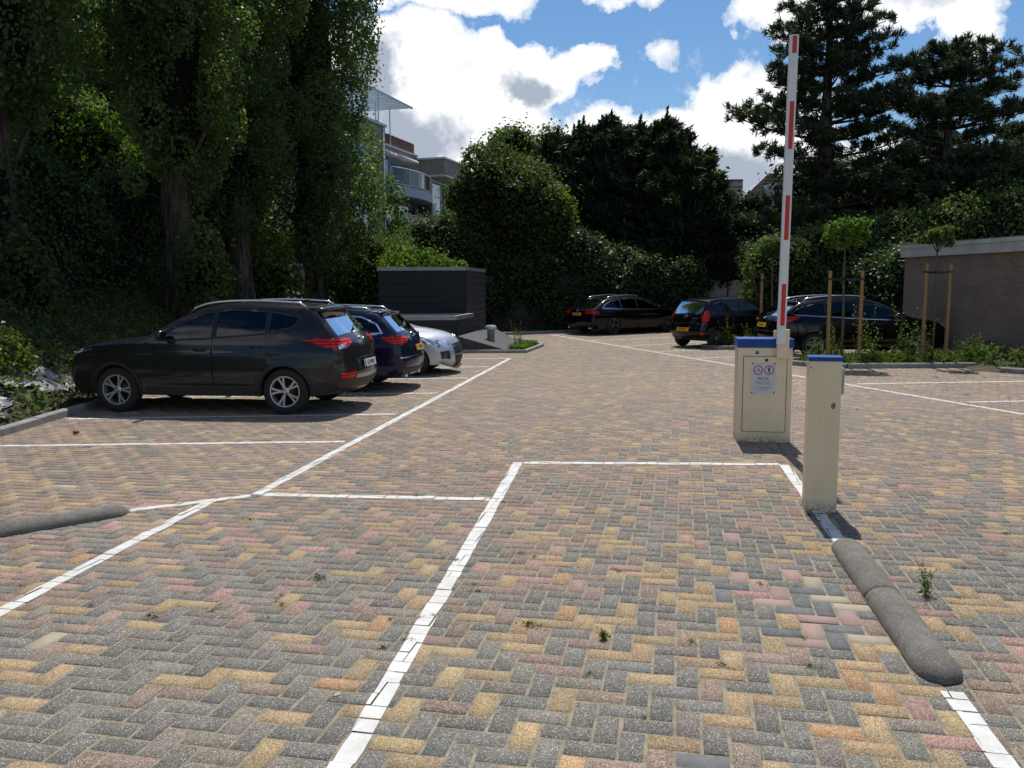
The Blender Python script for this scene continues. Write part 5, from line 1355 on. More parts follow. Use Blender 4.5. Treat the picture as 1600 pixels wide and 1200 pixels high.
# --- poplars
def poplar_parts(seed, zb, wide=0):
    global rg
    rg = np.random.default_rng(seed); random.seed(seed); blobs = []
    for k in range(150):
        t = (k/149)**1.0; z = zb+(19.5-zb)*t+rg.normal(0, .25)
        env = 2.45*min(1, .40+wide+t*3.0)*(1 if t < .55 else 1-.75*((t-.55)/.45)**1.6)*(1+.16*math.sin(z*1.9+k*.9))
        a = k*2.399+rg.uniform(-.5, .5); rho = env*rg.uniform(.30, .95)
        r = rg.uniform(.34, .74)*(.6+.4*env/2.35); blobs.append((rho*math.cos(a), rho*math.sin(a), z, r, r, r*rg.uniform(1.15, 1.75)))
    return blobs
POPS = []
for sd, zb, wd in ((21, 3.6, 0), (22, 3.9, 0), (23, 2.5, .5)):
    bl = poplar_parts(sd, zb, wd); q, t, co = blob_leaves(bl, 180, .088, inner=.60, spread=.8, core=.52, upb=(0, 0, .3), cull=.74, rough=.8)
    kb = [(0, 0, z, (.72 if z < 12 else .45), (.72 if z < 12 else .45), 1.0) for z in np.arange(zb+1.2, 17, 1.1)]
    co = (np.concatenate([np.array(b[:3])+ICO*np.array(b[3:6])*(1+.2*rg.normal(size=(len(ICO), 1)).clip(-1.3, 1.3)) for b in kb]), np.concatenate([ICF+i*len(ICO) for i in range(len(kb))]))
    # low epicormic shoots round the trunk
    POPS.append((bl, q, t, co))
pop_first = {}
def poplar(i, x, y, rz, label, scale=1.0):
    root = thing('poplar_tree', (x, y, bank_z(x, y)-.05), rz, label, 'poplar', 'row of poplars on the left bank')
    root.scale = (scale,)*3
    if i in pop_first:
        for o in pop_first[i]: c = o.copy(); C.objects.link(c); c.parent = root
        return root
    bl, q, t, co = POPS[i]
    cr = foliage('crown', q, t, L_POP, root, co)
    limbs = []
    for k in range(0, 60, 3):
        b = bl[k]; limbs.append(([(0, 0, b[2]-2.0), (b[0]*.5, b[1]*.5, b[2]-1.0), (b[0], b[1], b[2])], [.09, .06, .03]))
    pts = [(0, 0, -.4), (0, 0, .1), (.03, 0, 1.2), (0, .03, 3), (-.02, 0, 6), (0, 0, 12), (0, 0, 18.5)]
    tr = trunk_mesh('trunk', pts, [.62, .46, .37, .32, .26, .16, .03], root, limbs, 14)
    for v in tr.data.vertices:      # deep fluting of old poplar bark
        a = math.atan2(v.co.y, v.co.x); 
        if v.co.z < 7: s = 1+.10*math.sin(a*5+v.co.z*.6)+.05*math.sin(a*9-v.co.z); v.co.x *= s; v.co.y *= s
    pop_first[i] = [cr, tr]
    return root
def ux(u, Yd): return ray(u, 447)[0]/ray(u, 447)[1]*Yd
poplar(0, ux(5, 17.6), 17.6, .3, 'poplar at the left edge of the photo, its trunk half out of frame')
poplar(1, ux(283, 22.4), 22.4, 1.0, 'broad dark poplar rising behind the bonnet of the grey SUV', 1.02)
poplar(0, ux(378, 27.8), 27.8, 2.4, 'slimmer poplar behind the roof of the grey SUV, third from the left')
poplar(2, ux(494, 33.0), 33.0, 4.0, 'last poplar of the row, its pale trunk above the rear of the grey SUV', 1.13)
poplar(0, ux(150, 27.0)-2.5, 29.0, 5.0, 'poplar set back behind the left edge poplar, crown in deep shade', 1.0)

# --- generic blob tree / shrub
def shrub(name, label, cat, base, blobs, m_, per, size, group=None, trunk=None, core=.72, parent_name='foliage', **kw):
    root = thing(name, (base[0], base[1], base[2] if len(base) > 2 else 0), 0, label, cat, group)
    z0 = root.location.z
    bl = [(b[0]-base[0], b[1]-base[1], b[2]-z0, b[3], b[4], b[5]) for b in blobs]
    q, t, co = blob_leaves(bl, per, size, core=core, **kw)
    foliage(parent_name, q, t, m_, root, co)
    if trunk:
        limbs = []
        for b in bl[::max(1, len(bl)//9)]:
            limbs.append(([(0, 0, trunk[0]*.55), (b[0]*.45, b[1]*.45, (trunk[0]*.6+b[2])*.5), (b[0], b[1], b[2])], [trunk[1]*.5, trunk[1]*.3, .02]))
        trunk_mesh('trunk', [(0, 0, -.2), (0, 0, trunk[0]*.4), (.02, 0, trunk[0])], [trunk[1]*1.2, trunk[1], trunk[1]*.5], root, limbs)
    return root
def clump(u, v, Yd, r, rz=None, dy=0.0):
    """a blob centred where the pixel ray meets depth Yd"""
    x, y, z = at(u, v, Yd); return (x, y+dy, z, r, r, rz or r)
def scatter(n, x0, x1, y0, y1, z0, z1, r0, r1, topf=None, fl=.85):
    out = []
    for _ in range(n):
        x = rg.uniform(x0, x1); y = rg.uniform(y0, y1); r = rg.uniform(r0, r1); zt = topf(x, y) if topf else z1
        z = z0+(zt-z0-r*fl)*rg.uniform(0, 1)**.75; out.append((x, y, max(z, z0), r, r, r*fl))
    return out
rg = np.random.default_rng(31)
# tall ivy wall of greenery behind the poplars
for k, (ya, yb, lb) in enumerate([(6, 14.5, 'dark ivy-clad hedge at the left edge, above the foil-covered bank'), (14.5, 22.5, 'dark ivy-clad hedge behind the front of the grey SUV'), (22.5, 30, 'dark ivy-clad hedge seen between the poplar trunks'), (30, 38, 'dark ivy-clad hedge left of the black shed')]):
    n = 44; bl = [(rg.uniform(-11.8, -10.6), rg.uniform(ya, yb), rg.uniform(.8, 4.4), .95, 1.1, .95) for _ in range(n)]
    bl += [(-12.2, y, z, 1.2, 1.4, 1.3) for y in np.arange(ya+.5, yb, 1.5) for z in (1.2, 3.2)]
    shrub('ivy_hedge', lb, 'hedge', (-11.4, (ya+yb)/2, 1.0), bl, L_IVY, 125, .085, 'ivy hedges along the left bank', core=.8)
# bank cover: low ivy and weeds (nobody could count it)
def cover(name, n, xr, yr, zf, size, m_, label, seed, hmax=.16, asp=1.5, dens=None):
    global rg
    rg = np.random.default_rng(seed); x = rg.uniform(*xr, n); y = rg.uniform(*yr, n)
    if dens is not None: k = np.array([rg.random() < dens(a, b) for a, b in zip(x, y)]); x, y = x[k], y[k]
    z = np.array([zf(a, b) for a, b in zip(x, y)])+rg.random(len(x))**2*hmax+.01
    P = np.stack([x, y, z], 1); N = rg.normal(size=P.shape)*.6+np.array([0, -.1, .8])
    q = leaf_quads(P, N, size*rg.uniform(.6, 1.4, len(P)), asp)
    o = foliage(name, q, np.clip(rg.normal(.45, .28, len(P)), 0, 1), m_); tag(o, label, 'ground cover', kind='stuff'); return o
FO = [(-7.25, 10.9, .42, 1.1), (-7.5, 13.2, .5, .9), (-8.0, 12.1, .35, .7)]
def bdens(x, y):
    if x > -6.72: return 0
    for cx, cy, rx, ry in FO:
        if ((x-cx)/rx)**2+((y-cy)/ry)**2 < 1: return .10
    return .9
cover('ground_cover', 52000, (-11.5, -6.7), (6, 31), bank_z, .075, L_HED, 'low ivy and weeds covering the left bank', 41, .30, dens=bdens)
rg = np.random.default_rng(52)
shrub('spindle_shrub', 'yellow-green leafy shrub on the bank at the left edge, above the foil', 'shrub', (-8.3, 13.0, .4), [clump(14, 555, 13, .30), clump(34, 572, 13, .22), clump(0, 540, 13.2, .30), clump(50, 560, 13.4, .16)], L_YEL, 260, .065, core=.5)
shrub('young_shoots', 'leafy shoots sprouting at the foot of the left edge poplar', 'shrub', (-9.6, 16, .8), [clump(u, v, 16.2, r, r*1.7) for u, v, r in ((30, 420, .38), (58, 455, .42), (40, 500, .40), (75, 440, .25), (20, 480, .4), (62, 500, .35), (45, 390, .2))], L_HED, 200, .10, core=.5)
shrub('young_shoots', 'pale leafy shoots at the foot of the second poplar trunk', 'shrub', (-8.2, 21.6, .8), [clump(u, v, 21.5, r, r*1.5) for u, v, r in ((315, 390, .5), (325, 430, .55), (300, 440, .4), (330, 460, .5))], L_HED, 160, .11, core=.5)
shrub('elder_shrub', 'mid green shrub between the third and last poplar trunks', 'shrub', (-8.6, 29, .8), [clump(u, v, 29, r) for u, v, r in ((415, 400, .8), (430, 440, .9), (400, 430, .8), (445, 460, .7), (420, 465, .8))], L_LIME, 90, .14, core=.6)
# bright crown seen through the gap, far left
rg = np.random.default_rng(53)
bl = [clump(u, v, 27+rg.uniform(-1, 1), rg.uniform(.7, 1.2), None) for u, v in ((95, 215, ), (120, 200), (150, 225), (170, 250), (195, 265), (215, 290), (235, 310), (130, 260), (100, 255), (160, 290), (190, 310), (70, 240), (60, 290), (110, 300), (215, 335), (140, 320), (90, 180), (50, 200), (170, 335), (235, 340), (30, 260))]
shrub('maple_tree', 'bright green maple lit by the sun, left, between two poplars', 'tree', (ux(140, 27.5), 27.5, 1.5), bl, L_LIME, 95, .125, trunk=(4.5, .22), parent_name='crown', core=.55)
rg = np.random.default_rng(54)
bl = [(rg.uniform(-30, -13), rg.uniform(34, 42), rg.uniform(2, 15), 2.3, 2.0, 2.3) for _ in range(70)]
shrub('woodland_edge', 'dark tall broadleaf trees filling the space behind the poplars', 'trees', (-20, 38, 0), bl, L_POP, 20, .26, trunk=(8, .4), parent_name='crown')
# shrubs between the last poplar and the shed
rg = np.random.default_rng(55)
for lb, m_, pts, Yd in (('mid green shrub left of the shed, in front of the apartment block', L_LIME, ((560, 420, .9), (585, 395, .9), (600, 430, 1.0), (570, 450, .9), (545, 400, .8), (590, 460, .9), (530, 440, .9), (620, 400, .8)), 34.5),
                        ('tall dark shrub with reddish young leaves right above the shed', L_MAP, ((660, 365, .9), (690, 360, .9), (640, 380, .8), (710, 380, .9), (670, 395, 1.0), (700, 410, 1.0), (730, 400, .9), (650, 415, .9)), 36.0),
                        ('low bright shrub overhanging the roof of the black shed', L_LIME, ((635, 408, .6), (665, 412, .6), (690, 418, .55), (610, 412, .6), (715, 420, .5), (650, 428, .6)), 31.3)):
    base = at(pts[0][0], 447, Yd)
    bl = [clump(u, v, Yd+rg.uniform(-.5, .5), r*rg.uniform(.75, 1)) for u, v, r in pts]
    bl += [(b[0]+rg.uniform(-.5, .5), b[1]+.3, b[2]-rg.uniform(.8, 2.2), b[3], b[4], b[5]) for b in bl]
    bl = [b for b in bl if b[2] > .6]
    shrub('leafy_shrub', lb, 'shrub', (base[0], Yd, 0), bl, m_, 130, .10, trunk=(2.0, .08), core=.6)
# wispy red-tipped young tree by the apartment balcony
rg = np.random.default_rng(56)
shrub('young_birch', 'thin young tree in front of the apartment balcony', 'tree', (ux(621, 40), 40, 0), [clump(u, v, 40, r, r*1.3) for u, v, r in ((604, 290, .45), (598, 318, .5), (606, 345, .55), (594, 350, .5), (621, 300, .35), (618, 318, .4), (626, 330, .4), (616, 342, .4), (624, 355, .4), (612, 362, .4), (630, 366, .4))], L_LIME, 42, .15, trunk=(5.2, .05), core=0)
# maple in the middle
bl = []
for u0, u1, v0, v1, n, r0, r1 in ((760, 850, 262, 310, 26, .35, .75), (718, 880, 305, 375, 46, .45, .9), (690, 888, 375, 440, 34, .6, 1.1), (738, 790, 245, 300, 12, .3, .5), (705, 750, 300, 350, 12, .3, .55)):
    for _ in range(n): bl.append(clump(rg.uniform(u0, u1), rg.uniform(v0, v1), 38+rg.uniform(-1.6, 1.2), rg.uniform(r0, r1), None))
for u, v in ((740, 245), (733, 262), (752, 238), (715, 300), (728, 312), (884, 330), (888, 360), (722, 335), (766, 250), (783, 238), (708, 318), (700, 345), (748, 272), (726, 282), (800, 248), (870, 300), (878, 318), (712, 372)): bl.append(clump(u, v, 38, .38))
shrub('maple_tree', 'wide maple with olive and green leaves above the right half of the shed', 'tree', (ux(800, 38), 38, 0), bl, L_MAP, 125, .125, rough=1.5, trunk=(5, .25), parent_name='crown', core=.62)
bl = [clump(rg.uniform(775, 890), rg.uniform(222, 310), 45+rg.uniform(-1, 1), rg.uniform(.4, 1.0)) for _ in range(50)]
shrub('ash_tree', 'dark tree top rising behind the wide maple', 'tree', (ux(820, 45), 45, 0), bl, L_HED, 80, .15, trunk=(7, .3), parent_name='crown', rough=1.4)
bl = [clump(u, v, 37, r) for u, v, r in ((850, 330, .8), (868, 320, .7), (835, 345, .8), (875, 345, .7), (860, 365, .8), (880, 375, .7), (845, 385, .8), (870, 395, .7))]
shrub('hazel_shrub', 'fresh green shrub at the right flank of the wide maple', 'shrub', (ux(860, 36.6), 36.6, 0), bl, L_LIME, 130, .115, trunk=(3, .1), core=.6)

# --- big cypresses in the middle: feathery sprays swept outwards and up
def cypress(name, label, Xc, Yc, H_, Rm, seed, lean=0):
    global rg
    rg = np.random.default_rng(seed); root = thing(name, (Xc, Yc, 0), 0, label, 'conifer', 'dark cypresses behind the car park')
    Q = []; T = []; blobs = []
    nb = 230
    for k in range(nb):
        t = (k+.5)/nb; z = .8+(H_-.9)*t; env = Rm*(1-t**3.4)**.85*(.80+.20*math.sin(k*1.7)+.12*math.sin(k*.37+seed))+.15
        a = k*2.399; d = np.array([math.cos(a), math.sin(a)]); L = env*rg.uniform(.78, 1.22)
        m_ = max(6, int(L*26)); s = np.linspace(.35, 1, m_); rise = .28*L*(s**2)
        P = np.stack([d[0]*L*s, d[1]*L*s, z+rise-.12*L], 1)
        for rep in range(9):
            J = P+rg.normal(0, .11+.08*(1-t), P.shape); n = len(J)
            dirv = np.tile(np.array([d[0], d[1], .75]), (n, 1))+rg.normal(0, .45, (n, 3))
            Q.append(leaf_quads(J, rg.normal(size=(n, 3)), rg.uniform(.12, .26, n), 5.0, dirv)); T.append(np.clip(rg.normal(.35+.25*(s-.6), .2), 0, 1))
    # leaders at the top
    for j in range(9):
        a = rg.uniform(0, 6.28); r = rg.uniform(0, .33)*Rm; x, y = r*math.cos(a), r*math.sin(a); z0 = H_-.4-r*.9; hh = rg.uniform(.5, 1.1); n = 70
        s = rg.random(n); J = np.stack([x+rg.normal(0, .14, n)*(1-s)+s*lean*.3, y+rg.normal(0, .14, n)*(1-s), z0+s*hh], 1)
        Q.append(leaf_quads(J, rg.normal(size=(n, 3)), rg.uniform(.10, .20, n), 3.2, np.tile([0, 0, 1.0], (n, 1))+rg.normal(0, .4, (n, 3)))); T.append(rg.random(n)*.6)
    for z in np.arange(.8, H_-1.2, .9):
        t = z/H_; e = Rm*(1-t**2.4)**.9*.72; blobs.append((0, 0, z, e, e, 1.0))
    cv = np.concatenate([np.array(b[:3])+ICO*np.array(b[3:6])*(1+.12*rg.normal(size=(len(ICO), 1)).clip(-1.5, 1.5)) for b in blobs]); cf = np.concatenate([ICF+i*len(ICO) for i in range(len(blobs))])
    foliage('crown', np.concatenate(Q), np.concatenate(T), L_CON, root, (cv, cf))
    trunk_mesh('trunk', [(0, 0, -.1), (0, 0, H_*.5), (0, 0, H_-.8)], [.32, .2, .03], root)
    return root
for i, (u, v, Yd, Rm) in enumerate(((868, 214, 43, 2.3), (912, 200, 42, 2.6), (953, 184, 41.5, 2.7), (1000, 198, 42, 2.8), (1044, 188, 41, 2.9), (1068, 236, 39.6, 2.6))):
    x, y, z = at(u, v, Yd); nm = ('left end of the row, half behind the maple', 'second from the left', 'tallest spire left of centre', 'middle, with several thin tips', 'right of centre with a sharp tip', 'right end, branches reaching towards the houses')[i]
    cypress('cypress_tree', 'dark feathery cypress, '+nm, x, Yd, z, Rm, 60+i)

# --- pines: whorled limbs carrying tufts of needles
def pine(label, Xc, Yc, z_top, spec, seed, trunk_r=.28, tuft=.34):
    """spec: function t(0..1 up the crown) -> limb length to the left, right"""
    global rg
    rg = np.random.default_rng(seed); random.seed(seed); root = thing('pine_tree', (Xc, Yc, 0), 0, label, 'pine', 'black pines on the right')
    limbs = []; tips = []
    nlev = spec.get('n', 17)
    for k in range(nlev):
        t = k/(nlev-1); z = spec['z0']+(z_top-.5-spec['z0'])*t
        nl = 6 if t < .85 else 5
        for j in range(nl):
            a = j*2*math.pi/nl+k*1.1+rg.uniform(-.3, .3); ca = math.cos(a)
            L = float(np.interp(t, spec['t'], spec['L'] if ca < 0 else spec['R']))*rg.uniform(.72, 1.08)*(.72+.28*abs(ca))
            if rg.random() < spec.get('miss', .16): continue
            rise = rg.uniform(.02, .25)+.28*t; p0 = np.array([0, 0, z]); p1 = np.array([ca*L*.5, math.sin(a)*L*.5, z+L*rise*.25]); p2 = np.array([ca*L, math.sin(a)*L, z+L*rise*.75])
            limbs.append(([tuple(p0), tuple(p1), tuple(p2)], [.07*(1-.6*t)+.012, .045*(1-.5*t), .015]))
            ns = max(4, int(L*3.7))
            for s in np.linspace(.36, 1.0, ns):
                b = (1-s)**2*p0+2*s*(1-s)*p1*1.0+s*s*p2 if False else (p0+(p1-p0)*s*2 if s < .5 else p1+(p2-p1)*(s*2-1))
                for q in range(3 if s < .95 else 4):
                    off = rg.normal(0, 1, 3)*np.array([.28, .28, .12])*(.5+.5*L/3); off[2] = abs(off[2])+.06; tp = b+off; tips.append((tp, off/np.linalg.norm(off)+np.array([ca*.3, 0, .5])))
    for _ in range(26):
        tp = np.array([rg.normal(0, .25), rg.normal(0, .25), z_top-rg.uniform(0, 1.6)]); tips.append((tp, np.array([0, 0, 1.0])))
    TP = np.array([t[0] for t in tips]); TD = np.array([t[1] for t in tips]); TD /= np.linalg.norm(TD, axis=1)[:, None]
    nn = 34; P = np.repeat(TP, nn, 0); D = np.repeat(TD, nn, 0)+rg.normal(0, .62, (len(TP)*nn, 3)); D /= np.linalg.norm(D, axis=1)[:, None]
    ln = tuft*rg.uniform(.5, 1, len(P)); q = leaf_quads(P+D*ln[:, None]*.45+rg.normal(0, .05, P.shape), rg.normal(size=P.shape), ln*.46, 7.0, D)
    tint = np.clip(np.repeat(rg.normal(.42, .2, len(TP)), nn)+rg.normal(0, .15, len(P)), 0, 1)
    foliage('crown', q, tint, L_PINE, root)
    trunk_mesh('trunk', [(0, 0, -.2), (.05, 0, z_top*.3), (-.05, 0, z_top*.6), (0, 0, z_top-.3)], [trunk_r*1.15, trunk_r, trunk_r*.7, .03], root, limbs, 10)
    return root
PX = ux(1283, 34)
pine('tall black pine behind the barrier arm, long limbs reaching left', PX, 34, 14.6, dict(n=16, miss=.16, z0=4.2, t=[0, .1, .2, .29, .36, .5, .7, .85, 1], L=[3.6, .9, 1.0, 5.3, 3.9, 2.7, 2.2, 1.5, .5], R=[3.0, 3.2, 3.4, 3.3, 3.2, 3.0, 2.4, 1.4, .5]), 71)
pine('spreading black pine at the right edge of the photo', ux(1470, 33), 33, 10.9, dict(n=12, z0=4.6, t=[0, .2, .4, .6, .8, 1], L=[2.4, 2.8, 3.0, 2.9, 2.4, 1.2], R=[2.8, 3.6, 3.7, 3.4, 2.6, 1.2], miss=.24), 72, .26)
pine('black pine at the far right, mostly cut off by the photo edge', ux(1600, 36), 36, 8.6, dict(z0=3.5, t=[0, .5, 1], L=[2.2, 2.6, .8], R=[2.5, 2.5, .8]), 73, .2)

# --- hedges across the back and right
rg = np.random.default_rng(81)
for lb, u0, u1, Yd, vt0, vt1, m_ in (('dark hedge across the back, left part, behind the old wall', 735, 900, 36.2, 408, 385, L_IVY), ('dark hedge behind the black estate car', 890, 1000, 36.6, 392, 382, L_IVY), ('brownish-topped hedge above the small black hatchback', 985, 1190, 37.6, 380, 380, L_MAP)):
    x0 = ux(u0, Yd); x1 = ux(u1, Yd); n = int((x1-x0)*13); bl = []
    for _ in range(n):
        x = rg.uniform(x0, x1); u = 800+1305*x/Yd; vt = np.interp(u, (u0, u1), (vt0, vt1)); zt = at(u, vt, Yd)[2]; r = rg.uniform(.5, .8)
        bl.append((x, Yd+rg.uniform(-.5, .9), .4+(zt-.4-r*.8)*rg.random()**.6, r, r, r*.85))
    if 'hatchback' in lb: bl = [b if b[0] < 7.0 else (b[0]*1.08, b[1]+3.2, b[2]*1.04, b[3], b[4], b[5]) for b in bl]+[(x, 41.6, z, .8, .8, .8) for x in np.arange(7.5, 13, 1.0) for z in (1, 2.2, 3.4)]
    shrub('clipped_hedge', lb, 'hedge', ((x0+x1)/2, Yd, 0), bl, m_, 130, .095, 'hedges along the back of the car park', core=.8)
bl = [(x, 35.1+rg.uniform(-.2, .4), rg.uniform(.3, 2.5), .55, .45, .6) for x in np.arange(1.9, 7.9, .11)]
shrub('ivy_hedge', 'dark ivy curtain hanging behind the black estate car', 'hedge', (6, 35.2, 0), bl, L_IVY, 110, .11, core=.8)
bl = [(x, 34.75+rg.uniform(-.1, .3), rg.uniform(.7, 2.6), .4, .35, .5) for x in np.arange(-1.5, 2.4, .10)]
shrub('ivy_patch', 'ivy hanging over the top of the old stained wall', 'ivy', (0, 34.8, 1.5), bl, L_IVY, 110, .10, core=.7)
shrub('ivy_mound', 'ivy with pale glinting leaves between the maple and the hedge', 'ivy', (ux(930, 36.4), 36.0, 0), [clump(u, v, 35.6, r) for u, v, r in ((905, 385, .7), (925, 395, .7), (945, 410, .6), (915, 415, .7), (960, 425, .5), (895, 405, .6))], L_IVY, 120, .13, core=.7)
bl = [(11.6+rg.uniform(-.35, .6), y, rg.uniform(.3, 2.6), .75, .85, .75) for y in np.arange(24.9, 37.2, .28)]
bl += [(12.2, y, z, .9, .9, .9) for y in np.arange(25.2, 37, 1.1) for z in (1, 2.2)]
shrub('ivy_hedge', 'thick ivy hedge running back from the corner of the brick garage', 'hedge', (11.8, 30, 0), bl, L_IVY, 150, .09, core=.8)
bl = []
for _ in range(150):
    u = rg.uniform(1195, 1640); vt = np.interp(u, (1180, 1260, 1330, 1440, 1500, 1560, 1640), (372, 352, 335, 318, 296, 300, 285)); Yd = rg.uniform(28.5, 31.5)
    r = rg.uniform(.6, 1.0); v = vt+r*1305/Yd*.9+rg.random()*75; bl.append(clump(u, v, Yd, r, r*.8))
shrub('climber_hedge', 'tall sprawling climber-covered hedge above the garage roof', 'hedge', (14.5, 30.5, 0), bl, L_CLIMB, 130, .10, core=.78)
rg = np.random.default_rng(82)
shrub('box_shrub', 'yellow-green shrub peeping over the concrete fence', 'shrub', (ux(1130, 39.3), 39.3, 0), [clump(u, v, 39.3, r) for u, v, r in ((1118, 425, .6), (1135, 418, .6), (1148, 428, .6), (1125, 440, .7), (1142, 445, .7), (1108, 435, .5))]+[(ux(1130, 39.3)+dx, 39.4, 1.0, .8, .8, 1.0) for dx in (-.6, .3, .9)], L_YEL, 110, .12, core=.7)
shrub('ivy_patch', 'ivy hanging over the right end of the concrete fence', 'ivy', (ux(1172, 38), 37.9, 0), [clump(u, v, 37.6, r) for u, v, r in ((1168, 440, .5), (1180, 452, .6), (1172, 468, .6), (1188, 430, .6), (1190, 470, .7))], L_IVY, 120, .12)
shrub('birch_tree', 'light green tree top left of the pale grey house', 'tree', (ux(1098, 56), 56, 0), [clump(u, v, 56, r) for u, v, r in ((1098, 285, 1.0), (1108, 278, .8), (1090, 300, 1.2), (1103, 305, 1.0), (1092, 330, 1.3), (1105, 335, 1.0))], L_LIME, 30, .25, trunk=(7, .2), core=.5)
shrub('holly_shrub', 'dark evergreen shrub in front of the gabled house', 'shrub', (ux(1120, 43), 43, 0), [clump(u, v, 43, r) for u, v, r in ((1105, 350, .9), (1125, 345, .8), (1150, 335, .9), (1175, 330, .9), (1140, 360, 1.0), (1115, 370, 1.0), (1165, 372, 1.0), (1195, 355, .9), (1130, 385, 1.0), (1100, 380, 1.0), (1180, 392, 1.0))], L_CON, 55, .17, trunk=(3, .15))
shrub('broadleaf_tree', 'pale green tree at the right edge, behind the climber hedge', 'tree', (ux(1585, 40), 40, 0), [clump(rg.uniform(1555, 1640), rg.uniform(240, 320), 40, rg.uniform(.8, 1.2)) for _ in range(16)], L_HED, 40, .2, trunk=(6, .2), parent_name='crown')
shrub('shade_tree', 'dark dense tree filling the gap between the two pines', 'tree', (ux(1360, 38), 38, 0), [clump(rg.uniform(1250, 1480), rg.uniform(285, 380), 38+rg.uniform(-1, 1), rg.uniform(1.0, 1.5)) for _ in range(34)], L_PINE, 45, .2, trunk=(4, .25), parent_name='crown')

# --- young staked trees in the islands
def staked(label, x1, x2, xt, y, ztop, crown, seed, light=L_LIME):
    global rg
    rg = np.random.default_rng(seed); random.seed(seed)
    root = thing('young_tree', (xt, y+.1, .07), 0, label, 'young tree', 'young trees on stakes')
    bm = bmesh.new(); tube(bm, [(0, 0, -.02), (.02, 0, 1.0), (-.01, 0, 2.0), (0, 0, crown[2]-.1)], [.033, .028, .024, .018], 8)
    for a in range(7): tube(bm, [(0, 0, crown[2]-.45), (math.cos(a)*.2, math.sin(a)*.2, crown[2]-.1), (math.cos(a)*crown[3]*.6, math.sin(a)*crown[3]*.6, crown[2]+.1)], [.012, .009, .005], 5)
    bm_obj('trunk', bm, mat('young_bark', (.10, .085, .065), .9), root, True)
    cx, cz, r = 0, crown[2]-.07, crown[3]; bl = [(cx+r*.72*math.cos(a*1.3)*rg.uniform(.5, 1.1), r*.6*math.sin(a*1.9), cz+r*.38*math.sin(a*2.3)*rg.uniform(.5, 1.2), r*rg.uniform(.22, .42), r*.36, r*rg.uniform(.2, .36)) for a in range(17)]
    q, t, co = blob_leaves(bl, 430, .078, core=None, inner=.30, rough=1.6); foliage('crown', q, t, light, root, co)
    for xs in (x1, x2):
        st = thing('tree_stake', (xs, y, .05), rg.uniform(-.2, .2), None, 'tree stake', 'wooden stakes beside the young trees')
        lean = rg.normal(0, .010); bm = bmesh.new(); tube(bm, [(0, 0, -.04), (lean*1.2, 0, 1.2), (lean*2.0, 0, ztop)], [.042, .041, .040], 12); bm_obj('pole', bm, WOODP, st, False)
        side = 'left' if xs == min(x1, x2) else 'right'
        st['label'] = 'tan wooden stake %s of %s' % (side, STK[label])
        s_ = 1 if xt > xs else -1; bm = bmesh.new(); zt = ztop-.19
        pts = [(lean*1.9-s_*.045, -.045, zt), (lean*1.9-s_*.05, .045, zt), (0, .05, zt), ((xt-xs)*.5, .06, zt-.02), (xt-xs, .11, zt-.01), (xt-xs, .05, zt+.005), ((xt-xs)*.5, -.01, zt-.02), (0, -.048, zt), (-s_*.045, -.045, zt)]
        for k in range(len(pts)-1):
            a_ = Vector(pts[k]); b_ = Vector(pts[k+1]); vv = [bm.verts.new(p) for p in (a_-Vector((0, 0, .022)), b_-Vector((0, 0, .022)), b_+Vector((0, 0, .022)), a_+Vector((0, 0, .022)))]; bm.faces.new(vv)
        bm_obj('rubber_strap', bm, BLACKP, st)
STK = {}
lA = 'young tree with a wide pale green crown between two stakes, behind the cream post'; lB = 'young tree with a small round crown in front of the brick garage'; lC = 'young tree mostly hidden behind the barrier arm'
STK[lA] = 'the wide-crowned young tree'; STK[lB] = 'the young tree by the brick garage'; STK[lC] = 'the young tree hidden by the barrier arm'
y0 = 19.25; staked(lA, ux(1297.5, y0), ux(1346.5, y0), ux(1321, y0), y0, 2.13, (0, 0, 3.02, .54), 91)
staked(lB, ux(1447, y0), ux(1484, y0), ux(1466, y0), y0+.02, 2.28, (0, 0, 2.95, .34), 92, L_HED)
y1 = 24.9; staked(lC, ux(1190, y1), ux(1230, y1), ux(1208, y1), y1, 2.15, (0, 0, 2.95, .46), 93, L_HED)

# --- weeds in the islands
def weed(seed, h, n, flowers=False):
    r_ = np.random.default_rng(seed); bm = bmesh.new(); P = []; N = []; S = []; fl = []
    for k in range(n):
        a = r_.uniform(0, 6.28); l = h*r_.uniform(.6, 1.0); lean = r_.uniform(.05, .38); tip = np.array([math.cos(a)*lean*l, math.sin(a)*lean*l, l])
        tube(bm, [(0, 0, 0), tuple(tip*np.array([.35, .35, .55])), tuple(tip)], [.006, .005, .003], 4)
        m_ = int(9+l*24)
        for s in r_.random(m_):
            b = tip*np.array([s**1.4, s**1.4, s]); P.append(b+r_.normal(0, .02+.05*(1-s), 3)*np.array([1, 1, .5])); N.append(r_.normal(size=3)+np.array([0, 0, .7])); S.append(r_.uniform(.035, .085)*(1.15-.6*s))
        if flowers and r_.random() < .75: fl.append(tip)
    bmesh.ops.recalc_face_normals(bm, faces=bm.faces); me = bpy.data.meshes.new('stems'); bm.to_mesh(me); bm.free(); me.materials.append(L_WEED)
    global rg
    rg = r_; P = np.array(P); q = leaf_quads(P, np.array(N), np.array(S), 2.4); o = foliage('leaves', q, np.clip(r_.normal(.5, .25, len(P)), 0, 1), L_WEED); lm = o.data; bpy.data.objects.remove(o)
    fm = None
    if fl:
        bm = bmesh.new()
        for t in fl:
            for _ in range(1): bmesh.ops.create_icosphere(bm, subdivisions=1, radius=.013, matrix=Matrix.Translation(Vector(t)+Vector(r_.normal(0, .02, 3))))
        fm = bpy.data.meshes.new('flowers'); bm.to_mesh(fm); bm.free(); fm.materials.append(L_FLOW)
    return me, lm, fm
